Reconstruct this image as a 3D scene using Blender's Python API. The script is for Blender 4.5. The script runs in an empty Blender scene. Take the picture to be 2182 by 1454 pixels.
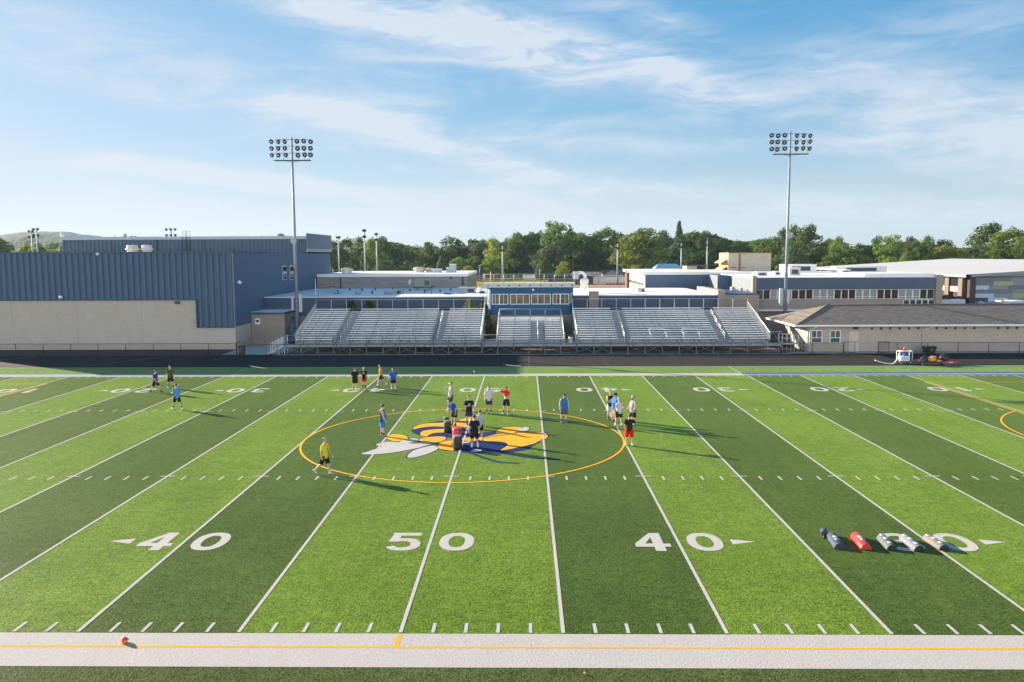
import bpy, bmesh, math, random
from mathutils import Vector, Matrix
random.seed(11)
S = bpy.context.scene
COL = S.collection
PI = math.pi
R = math.radians
# ------------------------------------------------------------------ camera
CX, CY, CZ, YAW, PIT, ROL, FPX = 3.5197, -21.8792, 10.5579, -0.01579, 0.10544, -0.00447, 1742.4
FW = Vector((math.sin(YAW)*math.cos(PIT), math.cos(YAW)*math.cos(PIT), -math.sin(PIT)))
_r0 = Vector((math.cos(YAW), -math.sin(YAW), 0)); _u0 = _r0.cross(FW)
RT = _r0*math.cos(ROL) + _u0*math.sin(ROL)
UP = -_r0*math.sin(ROL) + _u0*math.cos(ROL)
cam = bpy.data.cameras.new('camera'); co = bpy.data.objects.new('camera', cam); COL.objects.link(co)
co.matrix_world = Matrix(((RT.x, UP.x, -FW.x, CX), (RT.y, UP.y, -FW.y, CY), (RT.z, UP.z, -FW.z, CZ), (0, 0, 0, 1)))
cam.sensor_width = 36; cam.lens = FPX/2182*36; cam.clip_start = 0.5; cam.clip_end = 9000
S.camera = co
# ------------------------------------------------------------------ world and sun
SUN_EL, SUN_AZ = R(16.3), R(31.5)        # the sun stands behind the gym, low on the left
TO_SUN = Vector((-math.cos(SUN_AZ)*math.cos(SUN_EL), math.sin(SUN_AZ)*math.cos(SUN_EL), math.sin(SUN_EL)))
S.view_settings.view_transform = 'Standard'; S.view_settings.look = 'None'
S.view_settings.exposure = 1.65; S.view_settings.gamma = 1
S.cycles.use_denoising = True
S.cycles.max_bounces = 6; S.cycles.transparent_max_bounces = 12; S.cycles.volume_bounces = 0
sun = bpy.data.lights.new('sun', 'SUN'); sun.energy = 5.0; sun.angle = R(0.5); sun.color = (1.0, 0.855, 0.655)
so = bpy.data.objects.new('sun', sun); COL.objects.link(so)
so.rotation_euler = TO_SUN.to_track_quat('Z', 'Y').to_euler()
W = bpy.data.worlds.new('World'); S.world = W; W.use_nodes = True
wn, wl = W.node_tree.nodes, W.node_tree.links
for n in list(wn): wn.remove(n)
def N(t, **k):
    n = wn.new(t)
    for a, b in k.items(): setattr(n, a, b)
    return n
def wmath(op, a, b=None, c=None, clamp=False):
    n = N('ShaderNodeMath', operation=op); n.use_clamp = clamp
    for i, v in enumerate((a, b, c)):
        if v is None: continue
        if isinstance(v, (int, float)): n.inputs[i].default_value = v
        else: wl.new(v, n.inputs[i])
    return n.outputs[0]
out = N('ShaderNodeOutputWorld'); bg = N('ShaderNodeBackground'); bg.inputs[1].default_value = 0.088
sky = N('ShaderNodeTexSky', sky_type='NISHITA', sun_disc=False, sun_elevation=SUN_EL, sun_rotation=math.atan2(TO_SUN.x, TO_SUN.y))
sky.air_density = 1.0; sky.dust_density = 0.6; sky.ozone_density = 1.6
tc = N('ShaderNodeTexCoord'); sx = N('ShaderNodeSeparateXYZ'); wl.new(tc.outputs['Generated'], sx.inputs[0])
az = wmath('ARCTAN2', sx.outputs[0], sx.outputs[1]); el = wmath('ARCSINE', sx.outputs[2])
cb = N('ShaderNodeCombineXYZ'); wl.new(az, cb.inputs[0]); wl.new(el, cb.inputs[1])
def wnoise(scale, sxy, rot, detail=6, rough=.6, dist=0.0, seed=0.0, src=None):
    m = N('ShaderNodeMapping'); m.inputs['Scale'].default_value = (sxy[0], sxy[1], 1); m.inputs['Rotation'].default_value = (0, 0, rot)
    m.inputs['Location'].default_value = (seed, seed*1.7, seed*.3)
    wl.new(src or cb.outputs[0], m.inputs[0])
    t = N('ShaderNodeTexNoise'); t.inputs['Scale'].default_value = scale; t.inputs['Detail'].default_value = detail
    t.inputs['Roughness'].default_value = rough; t.inputs['Distortion'].default_value = dist
    wl.new(m.outputs[0], t.inputs['Vector']); return t
warp = wnoise(3.0, (1, 2.2), 0, 4, .55, 0, 3.0)
wv = N('ShaderNodeVectorMath', operation='SUBTRACT'); wl.new(warp.outputs['Color'], wv.inputs[0]); wv.inputs[1].default_value = (.5, .5, .5)
ws = N('ShaderNodeVectorMath', operation='MULTIPLY_ADD'); wl.new(wv.outputs[0], ws.inputs[0]); ws.inputs[1].default_value = (.14, .055, 0); wl.new(cb.outputs[0], ws.inputs[2])
wsx = N('ShaderNodeSeparateXYZ'); wl.new(ws.outputs[0], wsx.inputs[0])
def wramp(v, a, b, c=0.0, d=1.0):
    n = N('ShaderNodeMapRange'); n.interpolation_type = 'SMOOTHSTEP'; wl.new(v, n.inputs[0])
    for i, q in zip((1, 2, 3, 4), (a, b, c, d)): n.inputs[i].default_value = q
    return n.outputs[0]
def streak(a0, e0, a1, e1, w, amp, fade=.12):
    """a cirrus band of half-width w between two sky directions (azimuth, elevation in radians)"""
    L = math.hypot(a1-a0, e1-e0); ca, sa = (a1-a0)/L, (e1-e0)/L
    dx = wmath('SUBTRACT', wsx.outputs[0], a0); dy = wmath('SUBTRACT', wsx.outputs[1], e0)
    t = wmath('ADD', wmath('MULTIPLY', dx, ca), wmath('MULTIPLY', dy, sa))
    s = wmath('ADD', wmath('MULTIPLY', dx, -sa), wmath('MULTIPLY', dy, ca))
    g = wmath('EXPONENT', wmath('MULTIPLY', wmath('MULTIPLY', s, s), -1.0/(w*w)))
    m = wmath('MULTIPLY', wramp(t, -fade, fade), wramp(t, L+fade, L-fade))
    return wmath('MULTIPLY', wmath('MULTIPLY', g, m), amp)
fib = wnoise(2.6, (1.6, 9.0), -.17, 7, .62, .5, 7.0, ws.outputs[0])
soft = wnoise(1.9, (1.2, 3.2), -.12, 5, .55, .3, 1.3)
fine = wnoise(9.0, (1.0, 4.5), -.22, 6, .65, .8, 5.0, ws.outputs[0])
fibv = wramp(fib.outputs[0], .42, .68)
finv = wramp(fine.outputs[0], .32, .68, .30, 1.3)
softv = wramp(soft.outputs[0], .36, .74)
bands = None
for a in [(-.46, .335, .02, .225, .030, .85), (-.06, .240, .30, .165, .020, .8), (-.10, .285, .24, .185, .016, .6), (.0, .30, .2, .24, .02, .4),
          (-.27, .168, .02, .100, .0125, 1.0), (-.02, .11, .14, .082, .010, .6), (-.52, .099, -.14, .068, .009, 1.15), (-.60, .25, -.15, .16, .03, .35), (-.6, .21, -.2, .13, .018, .3),
          (.36, .165, .62, .12, .045, .5), (.22, .20, .60, .24, .035, .3), (-.60, .05, -.1, .035, .016, .6), (-.1, .05, .25, .03, .012, .5), (.2, .06, .6, .03, .018, .45), (.05, .13, .3, .12, .010, .4), (-.05, .155, .25, .15, .012, .3)]:
    b = streak(*a); bands = b if bands is None else wmath('ADD', bands, b)
den = wmath('ADD', wmath('MULTIPLY', bands, finv), wmath('MULTIPLY', wmath('MULTIPLY', fibv, softv), .9))
den = wmath('ADD', den, wmath('MULTIPLY', softv, .03))
den = wmath('MULTIPLY', den, wramp(el, -.01, .05), None)
den = wmath('ADD', den, .03)
glow = wmath('MULTIPLY', wramp(az, .15, -.75), wramp(el, .40, .02)); den = wmath('ADD', den, wmath('MULTIPLY', glow, .22))   # thick veil towards the sun
den = wmath('ADD', den, wmath('MULTIPLY', wramp(el, .17, .0), .55)); den = wmath('MULTIPLY', wmath('MINIMUM', den, .90), wramp(el, .75, .36, .75, 1.0))
cc = N('ShaderNodeMix', data_type='RGBA')
wl.new(wramp(az, -.6, .5), cc.inputs[0]); cc.inputs[6].default_value = (2.72, 2.92, 3.18, 1); cc.inputs[7].default_value = (2.55, 2.85, 3.22, 1)
hs = N('ShaderNodeHueSaturation'); hs.inputs['Saturation'].default_value = 1.62; hs.inputs['Value'].default_value = 0.90; 
def vmath(op, a, b):
    n = N('ShaderNodeVectorMath', operation=op); wl.new(a, n.inputs[0])
    if isinstance(b, tuple): n.inputs[1].default_value = b
    else: wl.new(b, n.inputs[1])
    return n.outputs[0]
soft_sky = vmath('MULTIPLY', vmath('DIVIDE', sky.outputs[0], vmath('ADD', sky.outputs[0], (3., 3., 3.))), (3.7, 4.3, 5.0))     # shoulder: the glare round the sun stays below white
wl.new(soft_sky, hs.inputs['Color'])
mx = N('ShaderNodeMix', data_type='RGBA'); wl.new(den, mx.inputs[0]); wl.new(hs.outputs[0], mx.inputs[6]); wl.new(cc.outputs[2], mx.inputs[7])
# unseen bright cloud band, added low behind the camera to light the shaded walls
fill_bank = wmath('MULTIPLY', wmath('MULTIPLY', wramp(sx.outputs[1], -.05, -.6), wramp(el, .36, .20)), wramp(soft.outputs[0], .2, .6, .6, 1.0))
mb_ = N('ShaderNodeMix', data_type='RGBA'); wl.new(fill_bank, mb_.inputs[0]); wl.new(mx.outputs[2], mb_.inputs[6]); mb_.inputs[7].default_value = (13.0, 12.6, 12.0, 1)
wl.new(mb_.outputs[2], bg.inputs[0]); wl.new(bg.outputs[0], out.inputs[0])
# ------------------------------------------------------------------ measuring helpers (photo pixel -> point on a known plane)
CAM = Vector((CX, CY, CZ))
def ray(px, py): return FW + RT*((px-1091)/FPX) - UP*((py-727)/FPX)
def gnd(px, py, z=0.0):
    d = ray(px, py); t = (z-CZ)/d.z; return CAM + d*t
def at(px, py, Y):
    d = ray(px, py); t = (Y-CY)/d.y; return CAM + d*t
def AX(px, Y, py=640): return at(px, py, Y).x
def AZ(py, Y, px=1091): return at(px, py, Y).z
# ------------------------------------------------------------------ object helpers
def tag(o, label=None, cat=None, group=None, kind=None):
    if label: o['label'] = label
    if cat: o['category'] = cat
    if group: o['group'] = group
    if kind: o['kind'] = kind
    return o
def thing(name, label, cat, loc=(0, 0, 0), rz=0, group=None):
    o = bpy.data.objects.new(name, None); COL.objects.link(o); o.empty_display_size = .2
    o.location = loc; o.rotation_euler = (0, 0, rz)
    return tag(o, label, cat, group)
class MB:
    """collects shapes and links them as ONE mesh object"""
    def __init__(s): s.v = []; s.f = []; s.m = []; s.sm = []
    def add(s, vs, fs, mi=0, smooth=False):
        b = len(s.v); s.v += [tuple(q) for q in vs]
        for f in fs: s.f.append([b+i for i in f]); s.m.append(mi); s.sm.append(smooth)
        return s
    def box(s, x0, x1, y0, y1, z0, z1, mi=0):
        return s.add([(x0, y0, z0), (x1, y0, z0), (x1, y1, z0), (x0, y1, z0), (x0, y0, z1), (x1, y0, z1), (x1, y1, z1), (x0, y1, z1)],
                     [(0, 3, 2, 1), (4, 5, 6, 7), (0, 1, 5, 4), (1, 2, 6, 5), (2, 3, 7, 6), (3, 0, 4, 7)], mi)
    def tube(s, pts, rad, n=6, mi=0, smooth=True, cap=True):
        pts = [Vector(p) for p in pts]
        if not isinstance(rad, (list, tuple)): rad = [rad]*len(pts)
        vs = []; fs = []; prev = None
        for i, p in enumerate(pts):
            t = (pts[min(i+1, len(pts)-1)] - pts[max(i-1, 0)]).normalized()
            if prev is None: a = t.orthogonal().normalized()
            else: a = (prev - t*prev.dot(t)).normalized()
            prev = a; b = t.cross(a)
            for k in range(n):
                w = 2*PI*k/n; vs.append(p + (a*math.cos(w) + b*math.sin(w))*rad[i])
        for i in range(len(pts)-1):
            for k in range(n):
                fs.append((i*n+k, i*n+(k+1) % n, (i+1)*n+(k+1) % n, (i+1)*n+k))
        s.add(vs, fs, mi, smooth)
        if cap:
            b = len(s.v)-len(vs)
            s.f.append([b+k for k in range(n)][::-1]); s.m.append(mi); s.sm.append(False)
            s.f.append([b+(len(pts)-1)*n+k for k in range(n)]); s.m.append(mi); s.sm.append(False)
        return s
    def bar(s, p, q, w, d=None, mi=0):
        """square bar from p to q"""
        return s.tube([p, q], (w if d is None else (w+d)/2)*.7071, 4, mi, False)
    def lathe(s, prof, n=20, mi=0, M=None, smooth=True, caps=True):
        vs = []; fs = []
        for r, z in prof:
            for k in range(n): vs.append(Vector((r*math.cos(2*PI*k/n), r*math.sin(2*PI*k/n), z)))
        if M: vs = [M @ v for v in vs]
        for i in range(len(prof)-1):
            for k in range(n): fs.append((i*n+k, i*n+(k+1) % n, (i+1)*n+(k+1) % n, (i+1)*n+k))
        s.add(vs, fs, mi, smooth)
        if caps:
            b = len(s.v)-len(vs)
            s.f.append([b+k for k in range(n)][::-1]); s.m.append(mi); s.sm.append(False)
            s.f.append([b+(len(prof)-1)*n+k for k in range(n)]); s.m.append(mi); s.sm.append(False)
        return s
    def poly(s, pts, z=None, mi=0):
        s.add([(p[0], p[1], p[2] if z is None else z) for p in pts], [list(range(len(pts)))], mi); return s
    def prism(s, pts, z0, z1, mi=0):
        n = len(pts)
        return s.add([(p[0], p[1], z0) for p in pts] + [(p[0], p[1], z1) for p in pts],
                     [list(range(n))[::-1], list(range(n, 2*n))] + [(i, (i+1) % n, n+(i+1) % n, n+i) for i in range(n)], mi)
    def build(s, name, mats, parent=None, shade=None):
        me = bpy.data.meshes.new(name); me.from_pydata(s.v, [], s.f)
        if not isinstance(mats, (list, tuple)): mats = [mats]
        for m in mats: me.materials.append(m)
        me.polygons.foreach_set('material_index', s.m)
        me.polygons.foreach_set('use_smooth', s.sm if shade is None else [shade]*len(s.f))
        me.update()
        o = bpy.data.objects.new(name, me); COL.objects.link(o)
        if parent: o.parent = parent
        return o
def copy_tree(o, parent=None):
    c = o.copy(); COL.objects.link(c); c.parent = parent
    for ch in list(o.children): copy_tree(ch, c)
    return c
def struct(o): o['kind'] = 'structure'; return o
# ------------------------------------------------------------------ materials
MATS = {}
def mat(name, col, rough=.7, metal=0., spec=.5, noise=None, bump=None, coat=0., emis=None):
    """noise=(scale, amount[, stretch]) varies the colour in object space; bump=(scale, strength, distance)"""
    if name in MATS: return MATS[name]
    m = bpy.data.materials.new(name); m.use_nodes = True; nt = m.node_tree; b = nt.nodes['Principled BSDF']
    b.inputs['Base Color'].default_value = (*col, 1); b.inputs['Roughness'].default_value = rough
    b.inputs['Metallic'].default_value = metal; b.inputs['Specular IOR Level'].default_value = spec
    b.inputs['Coat Weight'].default_value = coat
    tcn = nt.nodes.new('ShaderNodeTexCoord')
    if noise:
        mp = nt.nodes.new('ShaderNodeMapping'); mp.inputs['Scale'].default_value = noise[2] if len(noise) > 2 else (1, 1, 1)
        nt.links.new(tcn.outputs['Object'], mp.inputs[0])
        t = nt.nodes.new('ShaderNodeTexNoise'); t.inputs['Scale'].default_value = noise[0]; t.inputs['Detail'].default_value = 6; t.inputs['Roughness'].default_value = .65
        nt.links.new(mp.outputs[0], t.inputs['Vector'])
        mr = nt.nodes.new('ShaderNodeMapRange'); nt.links.new(t.outputs[0], mr.inputs[0])
        mr.inputs[1].default_value = .25; mr.inputs[2].default_value = .75
        mr.inputs[3].default_value = 1-noise[1]; mr.inputs[4].default_value = 1+noise[1]
        vm = nt.nodes.new('ShaderNodeVectorMath'); vm.operation = 'SCALE'; vm.inputs[0].default_value = col
        nt.links.new(mr.outputs[0], vm.inputs['Scale']); nt.links.new(vm.outputs[0], b.inputs['Base Color'])
    if bump:
        t = nt.nodes.new('ShaderNodeTexNoise'); t.inputs['Scale'].default_value = bump[0]; t.inputs['Detail'].default_value = 4
        nt.links.new(tcn.outputs['Object'], t.inputs['Vector'])
        bp = nt.nodes.new('ShaderNodeBump'); bp.inputs['Strength'].default_value = bump[1]; bp.inputs['Distance'].default_value = bump[2]
        nt.links.new(t.outputs[0], bp.inputs['Height']); nt.links.new(bp.outputs[0], b.inputs['Normal'])
    if emis: b.inputs['Emission Color'].default_value = (*emis[0], 1); b.inputs['Emission Strength'].default_value = emis[1]
    MATS[name] = m; return m
class NT:
    """tiny node-graph helper for the hand-made materials"""
    def __init__(s, name):
        s.m = bpy.data.materials.new(name); s.m.use_nodes = True; s.nt = s.m.node_tree; s.b = s.nt.nodes['Principled BSDF']
        s.out = s.nt.nodes['Material Output']; MATS[name] = s.m
        s.tc = s.nt.nodes.new('ShaderNodeTexCoord')
    def n(s, t, ins=None, **k):
        q = s.nt.nodes.new(t)
        for a, b in k.items(): setattr(q, a, b)
        for a, b in (ins or {}).items():
            if isinstance(b, bpy.types.NodeSocket): s.nt.links.new(b, q.inputs[a])
            else: q.inputs[a].default_value = b
        return q
    def link(s, a, b): s.nt.links.new(a, b)
    def math(s, op, a, b=0.0, c=0.0, clamp=False):
        q = s.n('ShaderNodeMath', {0: a, 1: b, 2: c}, operation=op); q.use_clamp = clamp; return q.outputs[0]
    def noise(s, scale, detail=4, rough=.6, stretch=(1, 1, 1), vec=None, dist=0.0):
        mp = s.n('ShaderNodeMapping', {'Vector': vec or s.tc.outputs['Object'], 'Scale': stretch})
        return s.n('ShaderNodeTexNoise', {'Vector': mp.outputs[0], 'Scale': scale, 'Detail': detail, 'Roughness': rough, 'Distortion': dist}).outputs[0]
    def ramp(s, v, a, b, c=0., d=1.):
        return s.n('ShaderNodeMapRange', {0: v, 1: a, 2: b, 3: c, 4: d}, interpolation_type='LINEAR').outputs[0]
    def mix(s, f, a, b, mode='MIX'):
        q = s.n('ShaderNodeMix', data_type='RGBA', blend_type=mode)
        for i, v in ((0, f), (6, a), (7, b)):
            if isinstance(v, bpy.types.NodeSocket): s.link(v, q.inputs[i])
            else: q.inputs[i].default_value = v if i == 0 else (*v, 1)
        return q.outputs[2]
# ================================================================== MATERIALS
YD = 4.572
FWID = 48.77
def turf_material():
    q = NT('turf'); P = q.tc.outputs['Object']
    sp = q.n('ShaderNodeSeparateXYZ', {0: P}); X, Y = sp.outputs[0], sp.outputs[1]
    ax = q.math('ABSOLUTE', X)
    par = q.math('MODULO', q.math('FLOOR', q.math('DIVIDE', ax, YD)), 2.0)          # 0 light, 1 dark
    lit = q.math('SUBTRACT', 1.0, par)
    infield = q.math('MULTIPLY', q.math('GREATER_THAN', Y, -.9), q.math('LESS_THAN', Y, 49.7))
    far = q.math('GREATER_THAN', Y, 49.7)
    n1 = q.noise(15, 2, .6, (1, .6, 1)); n2 = q.noise(5.0, 4, .75, (.9, .6, 1)); n3 = q.noise(1.3, 6, .75, (.7, 1, 1)); n4 = q.noise(.16, 3, .5)
    spk = q.noise(30, 2, .6, (1, .6, 1))
    wear = q.noise(.5, 5, .7, (1, .35, 1), dist=.6)
    g = q.math('ADD', q.math('MULTIPLY', q.ramp(n1, .40, .60), .46), q.math('MULTIPLY', q.ramp(n2, .38, .62), .34))
    g = q.math('ADD', g, q.math('MULTIPLY', q.ramp(n3, .36, .64), .20))
    pile = q.noise(1.1, 3, .6, (1.4, .10, 1))
    g = q.math('MULTIPLY', g, q.ramp(pile, .3, .7, .86, 1.14))
    light = q.mix(g, (.032, .078, .006), (.222, .335, .036))
    dark = q.mix(g, (.009, .031, .003), (.100, .156, .030))
    edge = q.mix(g, (.008, .026, .004), (.115, .145, .045))
    farc = q.mix(g, (.07, .155, .035), (.18, .285, .08))
    c = q.mix(lit, dark, light)
    c = q.mix(q.math('GREATER_THAN', ax, 10*YD), c, (.012, .035, .17))
    c = q.mix(infield, q.mix(far, edge, farc), c)
    # worn, paler and browner patches and stray yellow fibres
    c = q.mix(q.math('MULTIPLY', q.ramp(wear, .55, .78), .22), c, (.17, .17, .055))
    c = q.mix(q.math('MULTIPLY', q.ramp(wear, .42, .22), .35), c, (.015, .045, .008))
    c = q.mix(q.math('MULTIPLY', q.ramp(spk, .58, .68), .6), c, (.33, .33, .12))
    c = q.mix(.5, c, q.mix(q.ramp(n4, .3, .7), (.50, .52, .55), (1., 1., 1.)), 'MULTIPLY')
    q.link(c, q.b.inputs['Base Color']); q.b.inputs['Roughness'].default_value = .5
    q.b.inputs['Specular IOR Level'].default_value = .04
    q.b.inputs['Sheen Weight'].default_value = .075; q.b.inputs['Sheen Roughness'].default_value = .32; q.b.inputs['Sheen Tint'].default_value = (.50, .80, .12, 1)
    h = q.math('ADD', q.math('MULTIPLY', n1, .7), q.math('MULTIPLY', spk, .5))
    bp = q.n('ShaderNodeBump', {'Strength': .55, 'Distance': .035, 'Height': h})
    q.link(bp.outputs[0], q.b.inputs['Normal'])
    return q.m
def paint_material(name, col, dirt=.16, show=.10):
    """paint on the turf fibres: grainy, worn, with a little green showing"""
    q = NT(name)
    n1 = q.noise(16, 3, .7, (1, .6, 1)); n2 = q.noise(1.1, 6, .75, (1, .6, 1)); n3 = q.noise(7, 3, .7)
    k = q.math('ADD', q.math('MULTIPLY', q.ramp(n1, .38, .62), dirt*1.5), q.math('MULTIPLY', q.ramp(n2, .3, .75), dirt*.8))
    c = q.mix(k, col, tuple(v*.45 for v in col))
    c = q.mix(q.math('MULTIPLY', q.ramp(n3, .60, .72), show*3), c, (.10, .17, .04))
    sc = q.noise(1.6, 4, .7, (.55, 1, 1), dist=.5)
    c = q.mix(q.math('MULTIPLY', q.ramp(sc, .66, .78), .5), c, tuple(v*.4 for v in col))
    q.link(c, q.b.inputs['Base Color']); q.b.inputs['Roughness'].default_value = .8; q.b.inputs['Specular IOR Level'].default_value = .05
    q.link(q.n('ShaderNodeBump', {'Strength': .5, 'Distance': .02, 'Height': n1}).outputs[0], q.b.inputs['Normal'])
    return q.m
def brick_material(name, c1, c2, mortar, bw=.4, bh=.2, ms=.012, axis='XZ'):
    q = NT(name)
    sp = q.n('ShaderNodeSeparateXYZ', {0: q.tc.outputs['Object']})
    u = q.math('ADD', sp.outputs[0], sp.outputs[1])
    v = q.n('ShaderNodeCombineXYZ', {0: u, 1: sp.outputs[2]})
    br = q.n('ShaderNodeTexBrick', {'Vector': v.outputs[0], 'Color1': (*c1, 1), 'Color2': (*c2, 1), 'Mortar': (*mortar, 1), 'Scale': 1.0, 'Mortar Size': ms, 'Brick Width': bw, 'Row Height': bh})
    n = q.noise(1.0, 5, .65, (1, 1, .6)); n2 = q.noise(14, 3, .6)
    c = q.mix(1.0, br.outputs[0], q.mix(q.ramp(q.math('ADD', q.math('MULTIPLY', n, .6), q.math('MULTIPLY', n2, .4)), .3, .7), (.91, .91, .91), (1.05, 1.05, 1.04)), 'MULTIPLY')
    q.link(c, q.b.inputs['Base Color']); q.b.inputs['Roughness'].default_value = .9; q.b.inputs['Specular IOR Level'].default_value = .2
    return q.m
def shingle_material():
    q = NT('shingles')
    sp = q.n('ShaderNodeSeparateXYZ', {0: q.tc.outputs['Object']})
    v = q.n('ShaderNodeCombineXYZ', {0: q.math('ADD', sp.outputs[0], q.math('MULTIPLY', sp.outputs[1], .02)), 1: q.math('MULTIPLY', sp.outputs[2], 3.1)})
    br = q.n('ShaderNodeTexBrick', {'Vector': v.outputs[0], 'Color1': (.145, .118, .10, 1), 'Color2': (.235, .20, .17, 1), 'Mortar': (.10, .085, .075, 1), 'Scale': 1., 'Mortar Size': .012, 'Brick Width': .55, 'Row Height': .15})
    n = q.noise(3.5, 5, .7, (.35, .35, 2.5)); n2 = q.noise(.5, 4, .6)
    c = q.mix(1., br.outputs[0], q.mix(q.ramp(n, .3, .7), (.72, .72, .72), (1.18, 1.15, 1.12)), 'MULTIPLY')
    c = q.mix(q.math('MULTIPLY', q.ramp(n2, .5, .8), .3), c, (.13, .115, .10))
    q.link(c, q.b.inputs['Base Color']); q.b.inputs['Roughness'].default_value = .92
    return q.m
def asphalt_track():
    q = NT('track_rubber')
    n = q.noise(22, 4, .7); n2 = q.noise(.7, 5, .65, (.3, 1, 1))
    c = q.mix(q.ramp(n, .3, .7), (.011, .010, .010), (.030, .026, .023))
    c = q.mix(q.math('MULTIPLY', q.ramp(n2, .4, .75), .5), c, (.042, .035, .030))
    q.link(c, q.b.inputs['Base Color']); q.b.inputs['Roughness'].default_value = .85; q.b.inputs['Specular IOR Level'].default_value = .12
    return q.m
M_turf = turf_material()
M_white = paint_material('white_turf_paint', (.53, .50, .48))
M_band = paint_material('white_border_paint', (.505, .47, .45), .18, .03)
M_gold = paint_material('gold_turf_paint', (.83, .42, .035), .14)
M_navy = paint_material('navy_turf_paint', (.020, .038, .125), .2)
M_blue = paint_material('blue_turf_paint', (.03, .09, .36), .2, .15)
M_pale = paint_material('pale_turf_paint', (.52, .43, .42), .2, .1)
M_wornblue = paint_material('worn_blue_paint', (.28, .33, .48), .2, .2)
M_track = asphalt_track()
M_lane = mat('lane_paint', (.17, .17, .17), .8, noise=(2, .35, (.3, 1, 1)))
M_asph = mat('asphalt', (.022, .024, .028), .85, noise=(3, .25))
M_conc = mat('concrete', (.42, .40, .37), .9, noise=(1.3, .16), bump=(12, .2, .01))
M_dirt = mat('bare_dirt', (.20, .15, .10), .95, noise=(1.2, .35))
M_field = mat('mown_grass', (.12, .155, .035), .95, noise=(.12, .35), spec=.1)
M_dry = mat('dry_grass', (.30, .245, .055), .95, noise=(.07, .22, (.4, 1, 1)), spec=.1)
M_infield = mat('infield_dirt', (.38, .20, .11), .95, noise=(.1, .15, (.3, 1, 1)))
M_siding = mat('blue_siding', (.052, .105, .178), .5, spec=.4, noise=(.5, .06, (1, 1, .5)))
M_sidingd = mat('dark_blue_trim', (.028, .070, .135), .5, spec=.4)
M_pressblue = mat('press_box_blue', (.006, .085, .185), .55, spec=.35, noise=(1.2, .18, (1, 1, .4)))
M_tan = brick_material('tan_block', (.47, .42, .36), (.44, .39, .335), (.41, .36, .31), .4, .2, .01)
M_tan2 = brick_material('brown_block', (.34, .285, .24), (.31, .26, .22), (.29, .24, .2), .4, .2, .01)
M_greybrick = brick_material('grey_brick', (.30, .275, .265), (.215, .2, .195), (.27, .25, .24), 1.6, .22, .03)
M_redbrick = brick_material('red_brick', (.20, .10, .075), (.15, .08, .06), (.25, .2, .17), .3, .1, .01)
M_darkbrick = brick_material('dark_brick', (.075, .055, .055), (.055, .042, .042), (.09, .07, .07), .4, .1, .01)
M_roofw = mat('white_roof', (.74, .73, .71), .6, noise=(.35, .12), bump=(.4, .1, .05))
M_roofm = mat('pale_metal_roof', (.55, .53, .50), .45, noise=(.15, .06, (1, .2, 1)))
M_shin = shingle_material()
M_alu = mat('aluminium', (.74, .76, .78), .42, metal=.45, noise=(1.2, .12, (.4, 2, 2)))
M_alud = mat('aluminium_tread', (.33, .35, .37), .55, metal=.35, noise=(1.6, .16, (.4, 2, 2)))
M_galv = mat('galvanised_steel', (.30, .33, .37), .55, metal=.25, noise=(2, .15))
M_bsteel = mat('bleacher_frame_steel', (.15, .17, .19), .6, metal=.2, noise=(2, .15))
M_steel = mat('dark_steel', (.05, .06, .075), .55, metal=.4)
M_fence = mat('black_fence', (.014, .016, .018), .5)
M_wtrim = mat('white_trim', (.78, .78, .78), .5)
M_glass = mat('window_glass', (.028, .030, .034), .06, spec=.8, noise=(.4, .5))
M_glassb = mat('brown_window_glass', (.16, .125, .09), .10, spec=.8, noise=(.9, .7, (1, 1, 1.6)))
M_glasst = mat('teal_window_glass', (.055, .115, .13), .10, spec=.8, noise=(.5, .3))
M_bglass = mat('blind_behind_glass', (.13, .18, .18), .3, spec=.8)
M_cream = mat('cream_siding', (.55, .50, .43), .7, noise=(.8, .06))
M_lightgrey = mat('light_grey_panel', (.40, .43, .46), .6, noise=(.6, .06))
M_bgpanel = mat('grey_blue_panel', (.15, .18, .215), .6, noise=(.6, .06))
M_plastic = mat('white_plastic', (.75, .75, .72), .4)
M_black = mat('black_vinyl', (.018, .018, .020), .42, noise=(6, .3))
M_red = mat('red_vinyl', (.62, .035, .035), .4, noise=(6, .15))
M_rust = None
def rust_material():
    q = NT('rusty_panel')
    n = q.noise(.55, 6, .7, (1, 1, 2.6)); n2 = q.noise(2.2, 4, .6, (.5, .5, 3))
    c = q.mix(q.ramp(q.math('ADD', q.math('MULTIPLY', n, .7), q.math('MULTIPLY', n2, .3)), .50, .74), (.52, .47, .38), (.42, .24, .10))
    q.link(c, q.b.inputs['Base Color']); q.b.inputs['Roughness'].default_value = .8
    return q.m
M_rust = rust_material()
M_orangew = mat('rust_orange_brick', (.46, .31, .19), .85, noise=(.7, .12))
def mesh_material():
    q = NT('chain_link'); q.b.inputs['Base Color'].default_value = (.012, .014, .016, 1); q.b.inputs['Roughness'].default_value = .6
    sp = q.n('ShaderNodeSeparateXYZ', {0: q.tc.outputs['Object']})
    u = q.math('ADD', sp.outputs[0], sp.outputs[1])
    a = q.math('FRACT', q.math('MULTIPLY', q.math('ADD', u, sp.outputs[2]), 14.)); b = q.math('FRACT', q.math('MULTIPLY', q.math('SUBTRACT', u, sp.outputs[2]), 14.))
    w = q.math('MAXIMUM', q.math('LESS_THAN', a, .075), q.math('LESS_THAN', b, .075))
    q.link(w, q.b.inputs['Alpha']); return q.m
M_mesh = mesh_material()
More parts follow.
